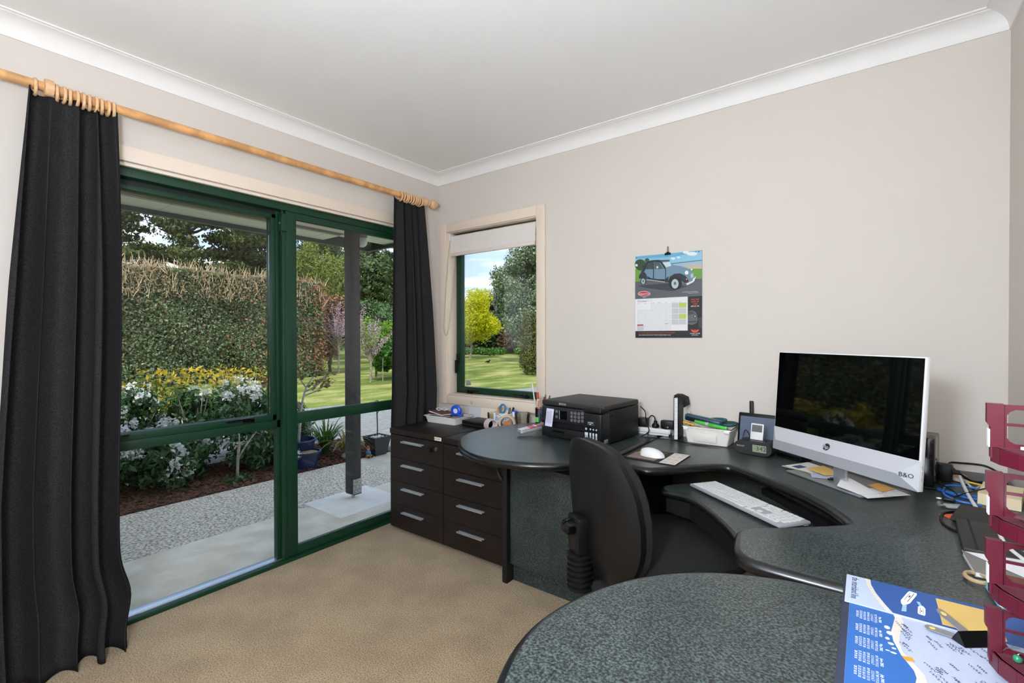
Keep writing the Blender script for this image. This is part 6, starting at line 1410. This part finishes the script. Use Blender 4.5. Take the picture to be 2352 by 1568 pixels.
pf_([(450,520),(478,430),(530,375),(600,348),(700,340),(740,345),(800,430),(812,470),(790,462),(735,380),(640,368),(560,392),(520,465),(500,500)],NV,'car_roof')
pf_([(715,345),(858,338),(862,358),(735,362)],(60,76,84),'roof_edge')
pf_([(524,470),(540,412),(585,384),(628,374),(628,466)],(52,66,66),'rear_window'); pf_([(645,466),(645,374),(705,374),(745,405),(776,462)],(70,86,88),'front_window'); pf_([(762,378),(868,362),(886,420),(812,440)],(190,206,210),'windscreen')
pf_(el(690,440,14,16),(196,202,206),'mirror')
pf_([(418,592),(428,548),(460,510),(505,508),(535,545),(540,605),(480,600)],NV,'rear_wing'); pf_([(540,560),(600,588),(700,600),(800,598),(850,560),(840,640),(800,640),(545,606)],NV,'sill')
pf_([(838,640),(865,565),(930,525),(1010,520),(1075,550),(1115,600),(1120,640),(1060,650),(1010,600),(930,590),(880,650)],NV,'front_wing')
pf_([(628,372),(640,372),(640,604),(628,602)],NV,'door_gap'); pf_([(800,470),(812,470),(812,640),(802,640)],NV,'door_gap'); pf_([(545,604),(800,634),(800,642),(545,612)],(196,190,170),'sill_trim')
pf_(el(940,650,92,90),(20,20,22),'tyre'); pf_(el(938,660,48,64),(168,184,190),'wheel'); pf_(el(938,655,18,22),(90,92,90),'hubcap')
pf_(el(487,632,42,44),(20,20,22),'tyre'); pf_(el(487,632,30,38),(150,168,176),'wheel'); pf_(el(487,630,12,16),(90,92,90),'hubcap')
pf_(el(1095,510,24,26),(226,232,232),'headlight'); pf_(el(1160,468,12,14),(206,214,216),'headlight'); pf_([(1145,535),(1180,515),(1185,575),(1150,580)],(170,178,180),'grille')
pf_([(1090,655),(1170,620),(1210,560),(1214,580),(1180,640),(1100,680)],(206,212,216),'bumper'); pf_(el(1095,598,12,9),(226,110,40),'indicator'); pf_([(1178,590),(1200,580),(1200,620),(1178,632)],(224,226,220),'number_plate')
pf_(el(503,798,92,34),(226,222,216),'badge_rim'); pf_(el(503,798,86,29),(176,28,34),'badge_oval')
text('ClassicCar',.0135,M_wht,pc,P(503,800)+(lay[0]+.0003,),(0,0,0),ext=.0001)
text('ZEALAND',.0045,M_wht,pc,P(500,846)+(.0026+.003,),(0,0,0),ext=.0001)
text('1985 CITROEN 2CV6 CHARLESTON',.0048,M_wht,pc,P(1140,768)+(lay[0]+.0003,),(0,0,0),ext=.0001); text('OWNER: TERRY MCKENZIE',.0040,M_wht,pc,P(1185,782)+(lay[0]+.0003,),(0,0,0),ext=.0001)
gr = flat([(-CW,.0365),(.1035,.0365),(.1035,CM-.0002),(-CW,CM-.0002)], M_paper, wc, .0021, 'month_grid')
text('October',.0155,M_ink,gr,(-.162,CM-.0125,.0026),align='LEFT',ext=.0001); text('2025',.0155,M_mgrey,gr,(-.108,CM-.0125,.0026),align='LEFT',ext=.0001)
cw_, rh_ = .0372, .0284; gx0, gy0 = -.1625, CM-.0285
for i,dn in enumerate(('MONDAY','TUESDAY','WEDNESDAY','THURSDAY','FRIDAY','SATURDAY','SUNDAY')): text(dn,.0036,M_ink,gr,(gx0+cw_*i,gy0+.003,.0026),align='LEFT',ext=.0001)
for r_ in range(5):
    for c2 in range(7):
        dnum = r_*7+c2-1
        if not 1 <= dnum <= 31: continue
        x_, y_ = gx0+cw_*c2, gy0-rh_*(r_+1)
        flat([(x_,y_+.0012),(x_+cw_-.0014,y_+.0012),(x_+cw_-.0014,y_+rh_-.0008),(x_,y_+rh_-.0008)], M_mgrey if c2 > 4 or (r_ == 4 and c2 == 0) else M_lgrey, gr, .00235, 'day_cell')
        text(str(dnum),.0048,M_ink,gr,(x_+.001,y_+rh_-.004,.0026),align='LEFT',ext=.0001)
M_hl = rgbm('highlighter',(176,196,84),.7)
for r_ in (0,2):
    x_, y_ = gx0+cw_*6, gy0-rh_*(r_+1)
    mb = MB()
    for k in range(8):
        xa = x_+.0005+.0043*k; mb.add([(xa-.002,y_+.003,.0027),(xa+.0016,y_+.002,.0027),(xa+.0075,y_+rh_-.004,.0027),(xa+.0035,y_+rh_-.002,.0027)],[(0,1,2,3)])
    mb.build('highlighter_scribble', M_hl, gr, sm=None)
flat([(gx0,gy0-rh_*4-.001),(gx0+cw_*.92,gy0-rh_*4-.001),(gx0+cw_*.92,gy0-rh_*4+.005),(gx0,gy0-rh_*4+.005)], rgbm('tag_red',(166,36,40),.6), gr, .0028, 'red_tag')
text('LABOUR DAY',.0030,M_ink,gr,(gx0+.001,gy0-rh_*5+.0032,.0029),align='LEFT',ext=.0001); text("HAWKE'S BAY\nANNIVERSARY",.0030,M_ink,gr,(gx0+cw_*4+.001,gy0-rh_*4+.007,.0029),align='LEFT',ext=.0001)
for s_,y_ in (('FOR THE',.1915),('LOVE OF',.1805),('CARS',.1695)): text(s_,.0098,M_orng,wc,(.139,y_,.0023),ext=.0001)
text("SINCE '85",.0098,rgbm('cream_print',(236,222,206),.7),wc,(.139,.158,.0023),ext=.0001)
G1=rgbm('car_dim',(84,88,94),.5); G2=rgbm('car_dimmer',(52,54,58),.5); G3=rgbm('car_lamp',(140,146,152),.5)
vc = flat([(.1045,.134),(.128,.137),(.143,.128),(.150,.112),(.1525,.090),(.147,.074),(.125,.064),(.1045,.068)],G1,wc,.0021,'dim_sports_car')
flat([(.1045,.131),(.126,.133),(.138,.122),(.1045,.114)],G2,vc,.0024,'windscreen'); flat(arc(.1395,.108,.0085,0,340,18,.0095),G2,vc,.0027,'headlamp'); flat(arc(.1395,.108,.0045,0,340,14,.0055),G3,vc,.0030,'headlamp_bulb'); flat([(.106,.084),(.146,.084),(.144,.078),(.108,.076)],G2,vc,.0027,'air_intake'); flat([(.154,.100),(CW,.104),(CW,.045),(.158,.050)],G2,wc,.0021,'garage_wall')
wg = flat([(.118,.042),(.130,.039),(.134,.033),(.139,.032),(.144,.033),(.148,.039),(.160,.042),(.152,.030),(.145,.028),(.139,.027),(.133,.028),(.126,.030)],M_orng,wc,.0024,'winged_emblem'); flat(arc(.139,.036,.0055,0,340,14),M_orng,wg,.0027,'emblem_disc'); flat(arc(.139,.036,.0028,0,340,10),M_dk,wg,.0030,'emblem_centre')
text('CLASSIC COVER',.0072,M_wht,wc,(.139,.0215,.0023),ext=.0001,sx=.95); text('INSURANCE',.0058,M_wht,wc,(.139,.0135,.0023),ext=.0001)
text('INSURANCE TAILOR-MADE FOR ENTHUSIASTS, BY ENTHUSIASTS.',.0069,M_orng,wc,(-.154,.0255,.0023),align='LEFT',ext=.0001,sx=.97); text('CALL 0800 456 254 OR VISIT WWW.CLASSICCOVER.CO.NZ',.0069,M_wht,wc,(-.154,.0145,.0023),align='LEFT',ext=.0001,sx=.95)
for x_ in (-.166,.158): MB().cyl((x_,CHh-.006,.0025),(x_,CHh-.006,.0045),.0024,n=10).build('pin', M_dk, wc)
bcl = thing('bulldog_clip','small black clip holding the wall calendar on a hook','clip',(1.690,-.0045,1.652))
MB().box(-.015,.015,-.006,.0,-.004,.006).build('jaw',M_gloss,bcl,sm=None); MB().add([(-.013,-.006,.006),(.013,-.006,.006),(.0,-.001,.016)],[(0,1,2)]).build('jaw_back',M_gloss,bcl,sm=None)
MB().tube(spline([(-.007,-.004,.006),(-.006,-.003,.018),(.0,-.002,.022),(.006,-.003,.018),(.007,-.004,.006)],5),.0011,6).build('wire',M_steel,bcl); MB().bbox(-.003,.003,-.006,.0035,.018,.040,.001).build('hook',rgbm('hook_brass',(120,96,60),.4,metal=.6),bcl)
